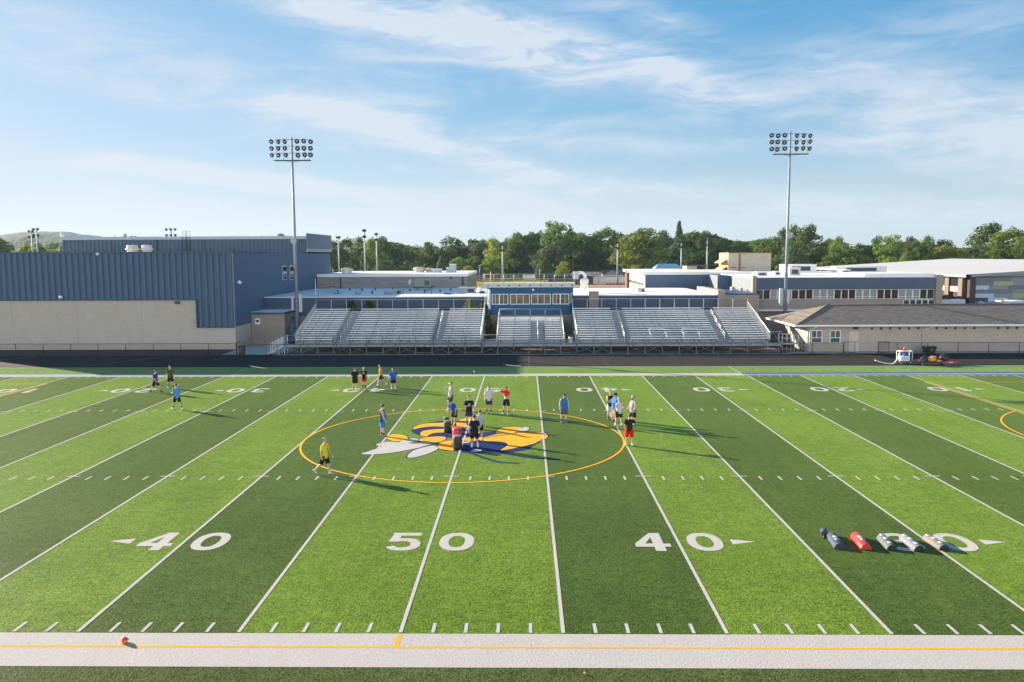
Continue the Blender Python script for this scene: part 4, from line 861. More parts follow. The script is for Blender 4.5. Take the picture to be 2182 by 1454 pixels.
# ================================================================== BLEACHERS
B_Y0, B_DY, B_Z0, B_DZ = 66.4, .61, 1.47, .195
WALKZ, FY = 1.0, 64.95
def bleacher(name, lab, x0, x1, n, aisles, front0, front1, post0=None, backrail=True):
    o = thing(name, lab, 'bleachers', (0, 0, 0), 0, 'aluminium bleacher sections')
    segs = []; a = x0
    for c, w in aisles: segs.append((a, c-w/2)); a = c+w/2
    segs.append((a, x1))
    for i in range(n):
        y, z = B_Y0+i*B_DY, B_Z0+i*B_DZ
        r = MB()
        for s0, s1 in segs:
            r.box(s0+.05, s1-.05, y-.15, y+.13, z-.06, z)
            k = max(2, int((s1-s0)/1.9))
            for j in range(k+1):
                xx = s0+.25+(s1-s0-.5)*j/k; r.box(xx-.022, xx+.022, y-.02, y+.06, z-.42, z-.06, 1)
        r.build('seat_plank', [M_alu, M_steel], o)
    t = MB()
    for i in range(n):
        y, z = B_Y0+i*B_DY, B_Z0+i*B_DZ-.43
        t.box(x0, x1, y-.30, y-.03, z-.03, z).box(x0, x1, y-.01, y+.26, z-.028, z+.002)
        t.box(x0, x1, y+.265, y+.295, z-.03, z+B_DZ-.04)
    t.build('foot_boards', M_alud, o)
    for c, w in aisles:
        st = MB()
        for i in range(n-1):
            y, z = B_Y0+i*B_DY, B_Z0+i*B_DZ-.43
            st.box(c-w/2+.08, c+w/2-.08, y-.02, y+.27, z+.005, z+.10); st.box(c-w/2+.08, c+w/2-.08, y-.035, y-.021, z+.06, z+.10, 1)
        st.build('aisle_steps', [M_alud, M_steel], o)
    for c, w in aisles:
        j = 1
        while j+3 < n:
            y0, z0 = B_Y0+(j-1)*B_DY, B_Z0+(j-1)*B_DZ-.35; y1, z1 = y0+2*B_DY, z0+2*B_DZ
            MB().tube([(c, y0, z0), (c, y0, z0+.88), (c, y1, z1+.88), (c, y1, z1)], .03, 6).tube([(c, y0, z0+.55), (c, y1, z1+.55)], .025, 6).build('aisle_handrail', M_alu, o)
            j += 3 if n > 12 else 4
    # walkway and its front rail
    yb = B_Y0+(n-1)*B_DY; zb = B_Z0+(n-1)*B_DZ-.43
    wk = MB()
    for i in range(4): wk.box(front0, front1, FY+.02+i*.29, FY+.29+i*.29, WALKZ-.03-(i % 2)*.001, WALKZ-(i % 2)*.001)
    wk.box(front0, front1, FY-.01, FY+.015, WALKZ-.22, WALKZ+.02); wk.build('walkway_deck', M_alud, o)
    fr = MB(); m = max(1, round((front1-front0)/1.79)); fr.tube([(front0, FY-.03, WALKZ+1.03), (front1, FY-.03, WALKZ+1.03)], .03, 6)
    for z in (.52,): fr.tube([(front0, FY-.03, WALKZ+z), (front1, FY-.03, WALKZ+z)], .02, 5)
    xs = [front0+.02+(front1-front0-.04)*i/m for i in range(m+1)]
    for x in xs: fr.box(x-.035, x+.035, FY-.06, FY-.015, WALKZ-.2, WALKZ+1.05)
    fr.build('front_railing', M_bsteel, o)
    un = MB()
    for k, x in enumerate(xs):
        un.box(x-.05, x+.05, FY+.03, FY+.12, -.02, WALKZ-.03)
        un.box(x-.16, x+.16, FY-.05, FY+.25, -.02, .04)
        un.bar((x, FY+.1, WALKZ-.1), (x, yb, zb-.06), .07); un.box(x-.05, x+.05, yb-.05, yb+.05, 0, zb-.05); un.box(x-.045, x+.045, (FY+yb)/2, (FY+yb)/2+.08, 0, (WALKZ+zb)/2-.1)
    un.build('support_post', M_bsteel, o)
    br = MB()
    for k in range(m):
        if k % 3 != 2:
            br.bar((xs[k]+.04, FY+.07, .12), (xs[k+1]-.04, FY+.075, WALKZ-.15), .045); br.bar((xs[k]+.04, FY+.07, WALKZ-.15), (xs[k+1]-.04, FY+.065, .12), .045)
        else: br.bar((xs[k]+.05, FY+.07, .14), (xs[k+1]-.05, FY+.07, .14), .05)
        br.bar((xs[k], (FY+yb)/2, .2), (xs[k+1], (FY+yb)/2+.05, 1.3), .045)
    br.build('cross_brace', M_bsteel, o)
    # side rails with pickets
    for x in (x0-.06, x1+.06):
        sr = MB(); ya, za = B_Y0-.25, B_Z0-.43; h = 1.05
        sr.tube([(x, ya, za-.03), (x, ya, za+h), (x, yb+.32, zb+h+.05), (x, yb+.32, zb)], .035, 6)
        q = int((yb-ya)/.42)
        for i in range(1, q): t_ = i/q; yy = ya+(yb+.3-ya)*t_; zz = za+(zb-za)*t_; sr.box(x-.018, x+.018, yy-.02, yy+.02, zz-.03, zz+h+.02)
        sr.build('side_railing', M_alu, o)
    if backrail:
        b = MB(); yy = yb+.34; b.tube([(x0-.06, yy, zb+1.5), (x1+.06, yy, zb+1.5)], .04, 6); b.tube([(x0, yy, zb+.43), (x1, yy, zb+.43)], .025, 5)
        k = round((x1-x0)/1.79)
        for i in range(k+1): x = x0-.04+(x1-x0+.08)*i/k; b.box(x-.04, x+.04, yy-.035, yy+.035, 0, zb+1.52)
        b.build('back_railing', M_galv, o)
        MB().poly([(x0, yy+.01, zb+.05), (x1, yy+.01, zb+.05), (x1, yy+.01, zb+1.5), (x0, yy+.01, zb+1.5)]).build('back_mesh', M_mesh, o)
    return o
bl1 = bleacher('bleachers', 'long left section of aluminium bleachers beside the tan annex', -21.35, -1.3, 15, [(-16.55, 1.28), (-6.0, 1.2)], -22.3, -1.1)
bl2 = bleacher('bleachers', 'short centre section of aluminium bleachers below the press box', .6, 7.7, 10, [(4.95, 1.5)], -1.08, 9.05, backrail=False)
bl3 = bleacher('bleachers', 'long right section of aluminium bleachers next to the field house', 9.25, 29.85, 15, [(14.3, 1.28), (25.1, 1.28)], 9.07, 30.9)
# centre landing behind its top row
ly, lz = B_Y0+9*B_DY+.3, B_Z0+9*B_DZ-.43
MB().box(.6, 7.7, ly, 76.6, lz-.06, lz).build('landing_deck', M_alud, bl2)
MB().box(.62, 7.68, ly+.9, ly+.95, lz+.02, lz+.55).build('white_panel', M_wtrim, bl2)
b = MB()
for i in range(5): x = .62+i*1.76; b.box(x-.04, x+.04, ly+.8, ly+.87, lz-.9, lz+1.45)
b.tube([(.6, ly+.83, lz+1.45), (7.7, ly+.83, lz+1.45)], .04, 6).tube([(.6, ly+.83, lz+1.45), (.55, ly-1.2, lz+.75)], .04, 6).tube([(7.7, ly+.83, lz+1.45), (7.75, ly-1.2, lz+.75)], .04, 6)
b.build('back_railing', M_galv, bl2)
# entry passages between the sections
MB().box(-1.1, .5, 66.15, 71, .90, .99).box(7.8, 9.05, 66.15, 71, .90, .985).build('passage_floor', M_conc, bl2)
b = MB()
for x in (-1.02, .46, 7.85, 9.0): b.tube([(x, 66.3, 1.0), (x, 66.3, 2.0), (x, 70, 2.0), (x, 70, 1.0)], .03, 5)
b.build('passage_rail', M_galv, bl2)
# stairs at the left end
stp = MB()
for i in range(6): stp.box(-22.35-.30*(i+1), -22.35-.30*i, 65.0, 66.2, WALKZ-.17*(i+1)-.04, WALKZ-.17*(i+1))
for y in (64.98, 66.2): stp.bar((-22.3, y, WALKZ-.06), (-24.25, y, -.0), .09)
stp.build('stair_flight', M_alu, bl1)
sr = MB()
for y in (65.0, 66.22):
    for h in (.95, .75, .55, .35, .15): sr.tube([(-22.3, y, WALKZ+h), (-24.2, y, h+.02)], .022, 5)
    for t_ in (0, .33, .66, 1): x = -22.3-1.9*t_; sr.box(x-.025, x+.025, y-.025, y+.025, 0, WALKZ*(1-t_)+1.0)
sr.build('stair_railing', M_alu, bl1)
# ramp rail at the right end
sr = MB()
for y in (65.0, 66.3):
    for h in (1.0, .55): sr.tube([(30.9, y, WALKZ+h), (32.6, y, WALKZ+h-.1), (33.4, y, h)], .025, 5)
    for x, z in ((30.9, 1.0), (31.8, .95), (32.6, .9), (33.4, 0)): sr.box(x-.03, x+.03, y-.03, y+.03, 0, z+1.0)
sr.box(30.9, 32.6, 64.97, 66.3, .92, .97); sr.build('end_ramp', M_galv, bl3)
lat = MB()
for i in range(250):
    x = -21.8+i*.21
    if x > 30.3: break
    lat.box(x, x+.06, 75.5, 75.54, 0, 1.9)
lat = lat.build('picket_screen', mat('wood_picket', (.23, .17, .11), .9, noise=(2, .3))); tag(lat, 'row of wooden pickets closing the space under the bleachers', 'fence')
for bo, px in ((bl1, 791), (bl1, 861), (bl3, 1400), (bl3, 1470)):       # rails round the wheelchair bays in the front rows
    y = B_Y0+2*B_DY+.15; x = AX(px, y, 715); z = B_Z0+2*B_DZ-.43; w = .85
    MB().tube([(x-w, y, z), (x-w, y, z+.95), (x+w, y, z+.95), (x+w, y, z)], .03, 6).tube([(x-w, y, z+.6), (x+w, y, z+.6)], .022, 5).tube([(x-w, y-1.1, z-.35), (x-w, y-1.1, z+.55), (x-w, y, z+.55)], .025, 5).tube([(x+w, y-1.1, z-.35), (x+w, y-1.1, z+.55), (x+w, y, z+.55)], .025, 5).build('wheelchair_rail', M_alu, bo)
# ================================================================== TALL FIELD FLOODLIGHTS
M_lampb = mat('lamp_bowl', (.055, .06, .062), .35, metal=.4); M_lampg = mat('lamp_glass', (.10, .13, .14), .08, spec=1.0)
def lamp_mesh():
    b = MB(); b.lathe([(.06, -.36), (.14, -.30), (.27, -.06), (.285, 0), (.265, 0)], 16, 0); b.lathe([(.26, -.02), (.25, -.01), (.02, .01)], 16, 1)
    b.lathe([(.10, .012), (.02, .016)], 10, 2)
    return b
def tall_light(lab, x, y, h, sgn, r0, r1):
    o = thing('floodlight_pole', lab, 'floodlight', (x, y, 0), 0, 'tall floodlights behind the bleachers')
    MB().tube([(0, 0, 0), (0, 0, h*.5), (0, 0, h)], [r0, (r0+r1)/2, r1], 14).build('pole', mat('weathered_steel', (.22, .255, .30), .6, metal=.15, noise=(1.5, .12)), o)
    fr = MB(); k = 96/1742.
    zr_ = [h-.25, h-1.02, h-1.80]; zp = h-2.62
    for z in zr_: fr.bar((-1.95, -.12, z), (2.0, -.12, z), .045)
    fr.box(-2.05, 2.15, -.35, .35, zp-.05, zp+.03)
    for xx in (-1.75, -1.0, .72, 1.5, 2.0): fr.bar((xx, -.15, zp), (xx, -.12, zr_[1]), .03)
    fr.bar((-1.0, 0, zp), (-.1, 0, zp-.22), .03); fr.bar((1.0, 0, zp), (.1, 0, zp-.22), .03)
    fr.build('crossarm_frame', M_steel, o)
    xs = [-2.27, -1.55, -.72, .72, 1.5, 2.25]
    me = None
    for z in zr_:
        for i, xx in enumerate(xs):
            l = lamp_mesh().build('lamp', [M_lampb, M_lampg, M_plastic], o) if me is None else bpy.data.objects.new('lamp', me)
            if me is None: me = l.data
            else: COL.objects.link(l); l.parent = o
            l.location = (xx+random.uniform(-.05, .05), -.30, z-.26+random.uniform(-.05, .05))
            yawl = (R(-28) if xx*sgn < 0 else R(8))*(-sgn)*(-1)+random.uniform(-.1, .1)
            l.rotation_euler = (R(90+24), 0, yawl*(1 if sgn > 0 else 1))
    hz = h-AZ(513, y, 1680 if sgn < 0 else 628); hz = AZ(516 if sgn > 0 else 505, y, 1680 if sgn < 0 else 628)
    MB().lathe([(.10, 0), (.16, .25), (.33, .55), (.36, .58), (.30, .57), (.08, .3)], 16, M=Matrix.Translation((.05, -.15, hz)) @ Matrix.Rotation(R(80), 4, 'X')).build('loudspeaker', M_lightgrey, o)
    e = MB(); z0 = AZ(665 if sgn > 0 else 655, y, 640); e.box(-.75 if sgn < 0 else .28, -.38 if sgn < 0 else .62, -.15, .15, z0, z0+2.1).box(-.62 if sgn > 0 else .30, -.36 if sgn > 0 else .48, -.12, .12, z0+.2, z0+1.9); e.build('control_box', M_lightgrey, o)
    pg = MB()
    for i in range(int(h*2)-5): z = 4+i*.5; s = 1 if i % 2 else -1; pg.tube([(s*(r0+(r1-r0)*z/h), 0, z), (s*(r0+(r1-r0)*z/h+.13), 0, z)], .012, 4) if z < h-2.6 else None
    pg.build('climbing_pegs', M_steel, o)
    return o
tall_light('tall steel floodlight pole with three rows of lamps beside the blue gym', AX(634, 74, 690), 74, AZ(293, 74, 622), 1, .22, .10)
tall_light('tall steel floodlight pole with three rows of lamps behind the hipped field house', AX(1673, 78, 660), 78, AZ(281, 78, 1682), -1, .22, .10)
# ---- distant ball field floodlights
def far_light(px, Y, pyt, wpx, rows, lab, side=False, m=None):
    x = AX(px, Y, 540); h = AZ(pyt, Y, px); w = wpx*(Y+22)/1742/2
    o = thing('floodlight_pole', lab, 'floodlight', (x, Y, 0), 0, 'distant ball field floodlights')
    MB().tube([(0, 0, 0), (0, 0, h)], [.34, .16], 8).build('pole', m or M_galv, o)
    f = MB()
    for k in range(rows):
        z = h-.2-k*1.9; f.bar((-w, 0, z), (w, 0, z), .09)
        n = max(2, int(w*2/1.15))
        for i in range(n): xx = -w+2*w*(i+.5)/n; MB().lathe([(.15, -.5), (.42, -.05), (.46, 0)], 10, M=Matrix.Translation((xx, -.35, z-.35)) @ Matrix.Rotation(R(115), 4, 'X')).build('lamp', M_lampb if not m else M_lightgrey, o)
    f.build('crossarm', M_steel, o)
for a in ((70, 250, 490, 16, 2, 'distant floodlight pole over the gym roof, left of the crossing pair'), (80.5, 240, 485.5, 18, 2, 'distant floodlight pole over the gym roof, right of the crossing pair'),
          (367, 250, 486, 28, 2, 'distant floodlight seen above the middle of the gym roof'), (287, 300, 502.5, 16, 1, 'faint floodlight head just above the gym roof'),
          (722, 260, 503, 10, 1, 'slim floodlight pole nearest the right edge of the gym'), (777.5, 235, 488, 6, 2, 'tall pole with two stacked dark lamp heads above the brick hall'), (803, 260, 496, 5, 2, 'second tall pole with dark heads just right of the stacked lamps'),
          (1071, 250, 518, 11, 2, 'white lamp floodlight pole behind the press box railing'), (1316, 265, 514, 6, 2, 'white floodlight pole in front of the bright green maple'),
          (1452, 270, 512, 5, 2, 'slim pole with pale lamp beside the blue roofed hut'), (1507, 270, 508, 13, 2, 'white topped floodlight pole left of the rusty tower')):
    far_light(*a)
# ================================================================== FENCES
def fence(lab, pts, h=1.12, posts=3.0, gates=(), mid=False):
    """a chain link fence through xy points; gates are (x0,x1) swung panels drawn as frames"""
    o = thing('chain_link_fence', lab, 'fence')
    rail = MB(); net = MB()
    for (xa, ya), (xb, yb) in zip(pts, pts[1:]):
        L = math.hypot(xb-xa, yb-ya); n = max(1, round(L/posts))
        for i in range(n+1):
            x, y = xa+(xb-xa)*i/n, ya+(yb-ya)*i/n
            MB().tube([(x, y, -.03), (x, y, h+.02)], .033, 6).build('post', M_fence, o)
        rail.tube([(xa, ya, h), (xb, yb, h)], .025, 6)
        rail.tube([(xa, ya, .05), (xb, yb, .05)], .008, 4)
        net.poly([(xa, ya, .03), (xb, yb, .03), (xb, yb, h), (xa, ya, h)])
    rail.build('rail', M_fence, o); net.build('chain_mesh', M_mesh, o)
    for (xa, ya, xb, yb) in gates:
        g = MB(); hh = h+.12
        g.tube([(xa, ya, .1), (xa, ya, hh), (xb, yb, hh), (xb, yb, .1), (xa, ya, .1)], .035, 6)
        go = g.build('gate', M_fence, o); MB().poly([(xa, ya, .1), (xb, yb, .1), (xb, yb, hh), (xa, ya, hh)]).build('gate_mesh', M_mesh, go)
    return o
gx = AX(503, 64.6, 740)
fence('black chain link fence along the track in front of the gym', [(-75, 64.6), (gx, 64.6)], 1.22, 3.02, [(gx+.05, 64.6, gx+.75, 65.2)])
g0, g1 = AX(568, 64.4, 740), AX(1664, 64.4, 740)
fence('black chain link fence in front of the bleachers', [(g0, 64.4), (g0+1.2, 64.41), (g1, 64.4)], 1.12, 3.1)
h0, h1 = AX(1797, 64.5, 740), AX(1872, 64.5, 740)
fence('black chain link fence with open gate before the field house windows', [(g1+.1, 64.5), (h0, 64.5)], 1.12, 3.0, [(h0+.05, 64.5, h0+1.15, 64.3)])
fence('black chain link fence running right from the second gate', [(h1, 64.5), (h1+1.95, 64.5), (78, 64.5)], 1.12, 3.15, [(h1-.05, 64.45, h1+1.0, 64.25)])
fence('low fence at the edge of the ball field grass', [(-9, 236), (-40, 240)], 1.2, 6)
fence('thin black fence in front of the infield dirt', [(15, 232), (75, 236)], 1.2, 6)
# ================================================================== EQUIPMENT ON AND NEAR THE FIELD
M_greyv = mat('grey_vinyl', (.11, .12, .135), .65, spec=.25, noise=(5, .15)); M_bluegrey = mat('blue_grey_vinyl', (.055, .07, .115), .65, spec=.25, noise=(5, .15))
M_beigev = mat('beige_grey_vinyl', (.15, .14, .13), .65, spec=.25, noise=(5, .15)); M_whitev = mat('white_vinyl', (.50, .51, .53), .7, spec=.2)
def standing_dummy(px, pyb, r, h, lab, m, top):
    p = gnd(px, pyb); o = thing('tackling_dummy', lab, 'tackling dummy', (p.x, p.y, 0.022), random.uniform(0, 2), 'tackling dummies standing on the emblem')
    MB().lathe([(r*.96, 0), (r, .03), (r*1.01, h*.5), (r*.985, h-.04), (r*.95, h)], 28).build('body', m, o)
    MB().lathe([(r*.95, h), (r*1.0, h+.006), (r*.99, h+.035), (r*.90, h+.05), (r*.3, h+.055)], 28).build('cap', top, o)
    s = MB()
    for z in (.12, h*.55): s.lathe([(r*1.012, z), (r*1.02, z+.01), (r*1.02, z+.05), (r*1.012, z+.06)], 28, caps=False)
    s.build('strap', mat('strap_black', (.03, .03, .03), .6), o)
    MB().tube([(r*.5, -r*.98, h*.30), (r*.4, -r*1.12, h*.4), (0, -r*1.18, h*.42), (-r*.4, -r*1.12, h*.4), (-r*.5, -r*.98, h*.30)], .015, 6).build('handle', M_whitev, o)
M_gtop = mat('dummy_top_grey', (.20, .20, .20), .8, spec=.15)
standing_dummy(951.5, 912, .165, .62, 'shorter black dummy furthest back, mostly behind another', M_black, M_gtop)
standing_dummy(953.5, 921, .22, .62, 'black cylinder dummy with pale top beside the man in blue', M_black, M_gtop)
standing_dummy(974, 949, .255, .92, 'red cylinder dummy standing between black ones', M_red, mat('red_top', (.66, .06, .06), .5))
standing_dummy(975, 957, .25, .68, 'black cylinder dummy nearest the camera in front of the red one', M_black, M_gtop)
def half_round(pxa, pya, pxb, pyb, r, m, lab, end, pat):
    a, b = gnd(pxa, pya), gnd(pxb, pyb); d = b-a; L = d.length
    o = thing('half_round_dummy', lab, 'blocking dummy', (a.x, a.y, .018), math.atan2(d.y, d.x), 'half round dummies lying on the thirty')
    n = 14; vs = []; 
    prof = [(r*math.cos(PI*k/n), r*1.05*math.sin(PI*k/n)) for k in range(n+1)]
    for x, s in ((0, .93), (.03, 1), (L-.03, 1), (L, .93)):
        for y, z in prof: vs.append((x, y*s, z*s))
    k = n+1; fs = [(i*k+j, i*k+j+1, (i+1)*k+j+1, (i+1)*k+j) for i in range(3) for j in range(n)]; fs += [(i*k+n, i*k, (i+1)*k, (i+1)*k+n) for i in range(3)]
    b_ = MB(); b_.add(vs, fs, 0, True); b_.add(vs[:k], [list(range(k))], 1); b_.add(vs[-k:], [list(range(k))[::-1]], 1)
    b_.build('body', [m, end], o)
    lb = MB()
    for x0, x1, a0, a1, sq in pat:
        rr_ = r*1.012; vv = []
        N_ = 7
        for i in range(N_+1):
            t_ = a0+(a1-a0)*i/N_; vv += [(x0*L, rr_*math.cos(t_), rr_*1.05*math.sin(t_)), (x1*L, rr_*math.cos(t_), rr_*1.05*math.sin(t_))]
        lb.add(vv, [(2*i, 2*i+1, 2*i+3, 2*i+2) for i in range(N_)], sq, True)
    lb.build('label_patch', [M_whitev, M_steel], o)
P1 = [(.34, .48, 1.1, 2.0, 0), (.56, .68, 1.0, 1.3, 0), (.56, .68, 1.5, 1.95, 0)]; P2 = [(.02, .16, 1.0, 2.1, 0), (.05, .13, 1.2, 1.9, 1), (.32, .46, 1.15, 2.0, 0), (.70, .84, 1.1, 2.0, 0)]
half_round(1772, 1146, 1789, 1171, .20, M_bluegrey, 'blue grey half round dummy, leftmost of the lying row', M_steel, P1)
half_round(1823, 1145.5, 1845.5, 1172.5, .20, M_red, 'red half round dummy with white labels lying on the turf', M_red, P1)
half_round(1878, 1149, 1900.5, 1174, .19, M_greyv, 'grey half round dummy lying against the left of the painted three', M_black, P2)
half_round(1926, 1150, 1959, 1176, .20, mat('pale_blue_vinyl', (.15, .165, .20), .65, spec=.25, noise=(5, .15)), 'pale grey half round dummy lying across the painted three', M_black, P2)
half_round(1975, 1150, 2012, 1174, .20, M_beigev, 'beige grey half round dummy lying on the thirty yard line', M_black, P2)
a_, b_ = gnd(1755.5, 1141), gnd(1757.5, 1155); p = a_; o = thing('roller_dummy', 'small dark grey cylinder on its side by the blue grey dummy', 'roller', (p.x, p.y, .13), math.atan2((b_-a_).y, (b_-a_).x), 'half round dummies lying on the thirty')
MB().lathe([(.10, -.18), (.12, -.16), (.12, .16), (.10, .18)], 18, M=Matrix.Rotation(R(90), 4, 'Y')).build('body', M_bluegrey, o); MB().tube([(.17, 0, -.02), (.42, 0, -.10)], .035, 8).build('handle', M_black, o)
# cone stack on the white border
p = gnd(265, 1370.5); o = thing('disc_cone', 'stack of orange and yellow disc cones tipped on the white border', 'disc cones', (p.x, p.y, .10), 0)
Mx = Matrix.Translation((0, 0, -.005)) @ Matrix.Scale(.74, 4) @ Matrix.Rotation(R(-26), 4, 'Y') @ Matrix.Rotation(R(8), 4, 'X')
MB().lathe([(.03, .10), (.055, .105), (.11, .0), (.135, -.045), (.13, -.05)], 24, M=Mx).build('orange_disc', mat('orange_plastic', (.78, .075, .012), .45), o)
MB().lathe([(.135, -.05), (.14, -.052), (.137, -.066), (.12, -.068)], 24, M=Mx).build('yellow_disc', mat('yellow_plastic', (.80, .72, .05), .45), o)
MB().lathe([(.12, -.07), (.139, -.072), (.132, -.09), (.10, -.094)], 24, M=Mx).build('lower_disc', mat('orange_plastic', (.78, .075, .012), .45), o)
def ball(px, py, r, lab, m):
    p = gnd(px, py); o = MB().lathe([(r*math.sin(PI*i/10)+1e-4, r-r*math.cos(PI*i/10)) for i in range(11)], 14).build('ball', m); o.location = (p.x, p.y, .02); tag(o, lab, 'ball', 'loose balls on the turf')
ball(1010, 794.5, .09, 'small white ball on the shaded turf behind the sideline', M_plastic)
ball(380, 824, .10, 'small grey ball beside the walker in the olive shirt', M_lightgrey)
ball(1246, 1438, .028, 'tiny pinkish bead on the turf below the white border', mat('pink_bead', (.65, .42, .33), .6))
# down marker poles lying by the track
for px, py, ex, ey, lab in ((531, 784, 567, 786, 'white down marker pole with black weight lying left on the turf edge'), (1074, 781.5, 1111, 781.5, 'white down marker pole with black weight lying in the middle of the turf edge')):
    a, b = gnd(px, py), gnd(ex, ey); d = b-a; o = thing('marker_pole', lab, 'marker pole', (a.x, a.y, .0), math.atan2(d.y, d.x), 'down markers lying by the track')
    MB().lathe([(.10, -.12), (.16, -.08), (.16, .08), (.10, .12)], 12, M=Matrix.Translation((0, 0, .17)) @ Matrix.Rotation(R(90), 4, 'Y')).build('weight', M_black, o); MB().tube([(.1, 0, .17), (d.length*.75, 0, .06)], .035, 8).build('rod', M_plastic, o); MB().tube([(d.length*.75, 0, .06), (d.length, 0, .05)], .05, 8).build('tip', mat('pink_tape', (.7, .35, .35), .6), o)
# water cart
p = gnd(1926, 776); wc = thing('water_cart', 'white wheeled water cart with pipe frame and trailing hose on the track', 'water cart', (p.x, p.y, 0))
MB().lathe([(.30, .30), (.33, .36), (.33, .72), (.28, .78)], 4, M=Matrix.Scale(1.9, 4, (1, 0, 0)) @ Matrix.Rotation(R(45), 4, 'Z'), smooth=False).build('tank', M_plastic, wc)
MB().box(-.28, .40, -.26, -.24, .40, .70).build('tank_panel', mat('pale_blue_panel', (.42, .54, .62), .5), wc)
f = MB()
for x in (-.58, .62):
    for y in (-.3, .3): f.tube([(x, y, .3), (x, y, 1.25)], .03, 6)
for y in (-.3, .3): f.tube([(-.58, y, 1.25), (.62, y, 1.25)], .03, 6)
for x in (-.58, .62): f.tube([(x, -.3, 1.25), (x, .3, 1.25)], .03, 6)
f.build('frame', M_plastic, wc); MB().box(-.5, .55, -.28, .28, 1.23, 1.26).build('top_shelf', M_plastic, wc)
for x in (-.42, .46):
    for y in (-.3, .3):
        w_ = MB().tube([(x, y-.05, .17), (x, y+.05, .17)], .17, 16).build('wheel', M_black, wc); MB().tube([(x, y-.06, .17), (x, y+.06, .17)], .08, 12).build('rim', M_lightgrey, w_)
MB().box(-.5, .55, -.28, .28, .25, .30).build('chassis', M_steel, wc)
hp = [(-.45, -.2, 1.05), (-.62, -.28, 1.0), (-.75, -.35, .7), (-.95, -.4, .35), (-1.25, -.42, .10), (-1.9, -.2, .12), (-2.7, .2, .35)]
MB().tube([tuple(q) for q in catmull(hp, 5, False)], .05, 8).build('hose', M_plastic, wc); MB().tube([(-.5, -.29, 1.1), (-.62, -.3, .4)], .03, 6).build('drain_pipe', M_plastic, wc)
MB().box(-.1, .2, -.15, .15, .78, 1.15).build('jug', mat('blue_plastic', (.03, .08, .30), .4), wc)
c = thing('traffic_cone', 'orange traffic cone standing on top of the water cart', 'traffic cone', (p.x-.05, p.y-.05, 1.262)); MB().lathe([(.17, 0), (.17, .03), (.12, .035), (.035, .42), (.02, .43)], 18).build('cone', mat('cone_orange', (.85, .12, .02), .45), c); MB().box(-.19, .19, -.19, .19, -.001, .025).build('base', MATS['cone_orange'], c)
# gear wagon with bags and helmets
p = gnd(1985, 777); gy = p.y
gw = thing('gear_wagon', 'long flat black gear wagon beside the water cart', 'gear wagon', (p.x, gy, 0))
MB().box(-1.45, 1.5, -.40, .45, .22, .30).build('bed', M_black, gw)
for x in (-1.1, 1.1):
    for y in (-.42, .42): w_ = MB().tube([(x, y-.04, .13), (x, y+.04, .13)], .13, 14).build('wheel', M_black, gw); MB().tube([(x, y-.05, .13), (x, y+.05, .13)], .06, 10).build('rim', M_lightgrey, w_)
MB().tube([(-1.45, 0, .26), (-2.0, -.05, .12)], .03, 6).build('tow_bar', M_steel, gw)
def lump(name, lab, cat, dx, dy, z, sx_, sy_, sz_, m, seed, strap=None, rz=0.):
    o = thing(name, lab, cat, (p.x+dx, gy+dy, z), rz, 'gear piled on the wagon'); r_ = random.Random(seed)
    bm = bmesh.new(); bmesh.ops.create_icosphere(bm, subdivisions=3, radius=1)
    for v in bm.verts:
        k = 1+.12*math.sin(v.co.x*5+seed)*math.cos(v.co.y*4+seed*2)+r_.uniform(-.03, .03); a = abs(v.co.z)**.7*(1 if v.co.z > 0 else -1)
        v.co = Vector((v.co.x*sx_*k, v.co.y*sy_*k, (a*.5+.5)*sz_*k))
    me = bpy.data.meshes.new('fabric'); bm.to_mesh(me); bm.free(); me.materials.append(m)
    for pl in me.polygons: pl.use_smooth = True
    b = bpy.data.objects.new('fabric', me); COL.objects.link(b); b.parent = o
    if strap: MB().tube([(-sx_*.5, 0, sz_*.9), (-sx_*.2, 0, sz_*1.2), (sx_*.2, 0, sz_*1.2), (sx_*.5, 0, sz_*.9)], .025, 6).build('handle', strap, o)
M_or = mat('orange_fabric', (.80, .33, .02), .7); M_bf = mat('blue_fabric', (.04, .09, .32), .7); M_pf = mat('pink_fabric', (.62, .33, .38), .7)
lump('duffel_bag', 'orange duffel bag in the middle of the gear wagon', 'bag', -.05, -.1, .30, .45, .3, .38, M_or, 1, M_black)
lump('duffel_bag', 'black duffel bag left of the orange bag', 'bag', -.70, 0, .30, .38, .34, .42, M_black, 2, M_greyv)
lump('duffel_bag', 'blue bag at the front left of the gear wagon', 'bag', -1.05, -.2, .29, .36, .22, .25, M_bf, 3, M_black)
lump('duffel_bag', 'dark red bag right of the orange bag', 'bag', .50, -.05, .30, .26, .3, .36, mat('dark_red_fabric', (.35, .03, .06), .7), 5, M_black)
lump('duffel_bag', 'yellow bag low at the front of the gear wagon', 'bag', .55, -.38, .29, .30, .1, .16, mat('yellow_fabric', (.72, .50, .04), .7), 8)
lump('jersey_pile', 'pink and red jerseys on top of the pile', 'clothes', .20, .1, .62, .28, .2, .18, M_pf, 6)
lump('duffel_bag', 'large black bag on the right of the gear wagon', 'bag', 1.15, .05, .30, .42, .36, .62, M_black, 7, M_greyv)
o = thing('crash_pad', 'flat crimson pad lying at the right end of the gear wagon', 'pad', (p.x+1.35, gy-.55, .20), R(4)); MB().box(-.75, .75, -.25, .25, .0, .20).build('cover', mat('crimson_vinyl', (.42, .02, .06), .5), o); MB().box(-.2, .25, -.253, -.2505, .05, .15).build('label_patch', M_whitev, o); MB().box(-.6, .6, -.2, .2, -.2, -.001).build('under_pad', M_steel, o)
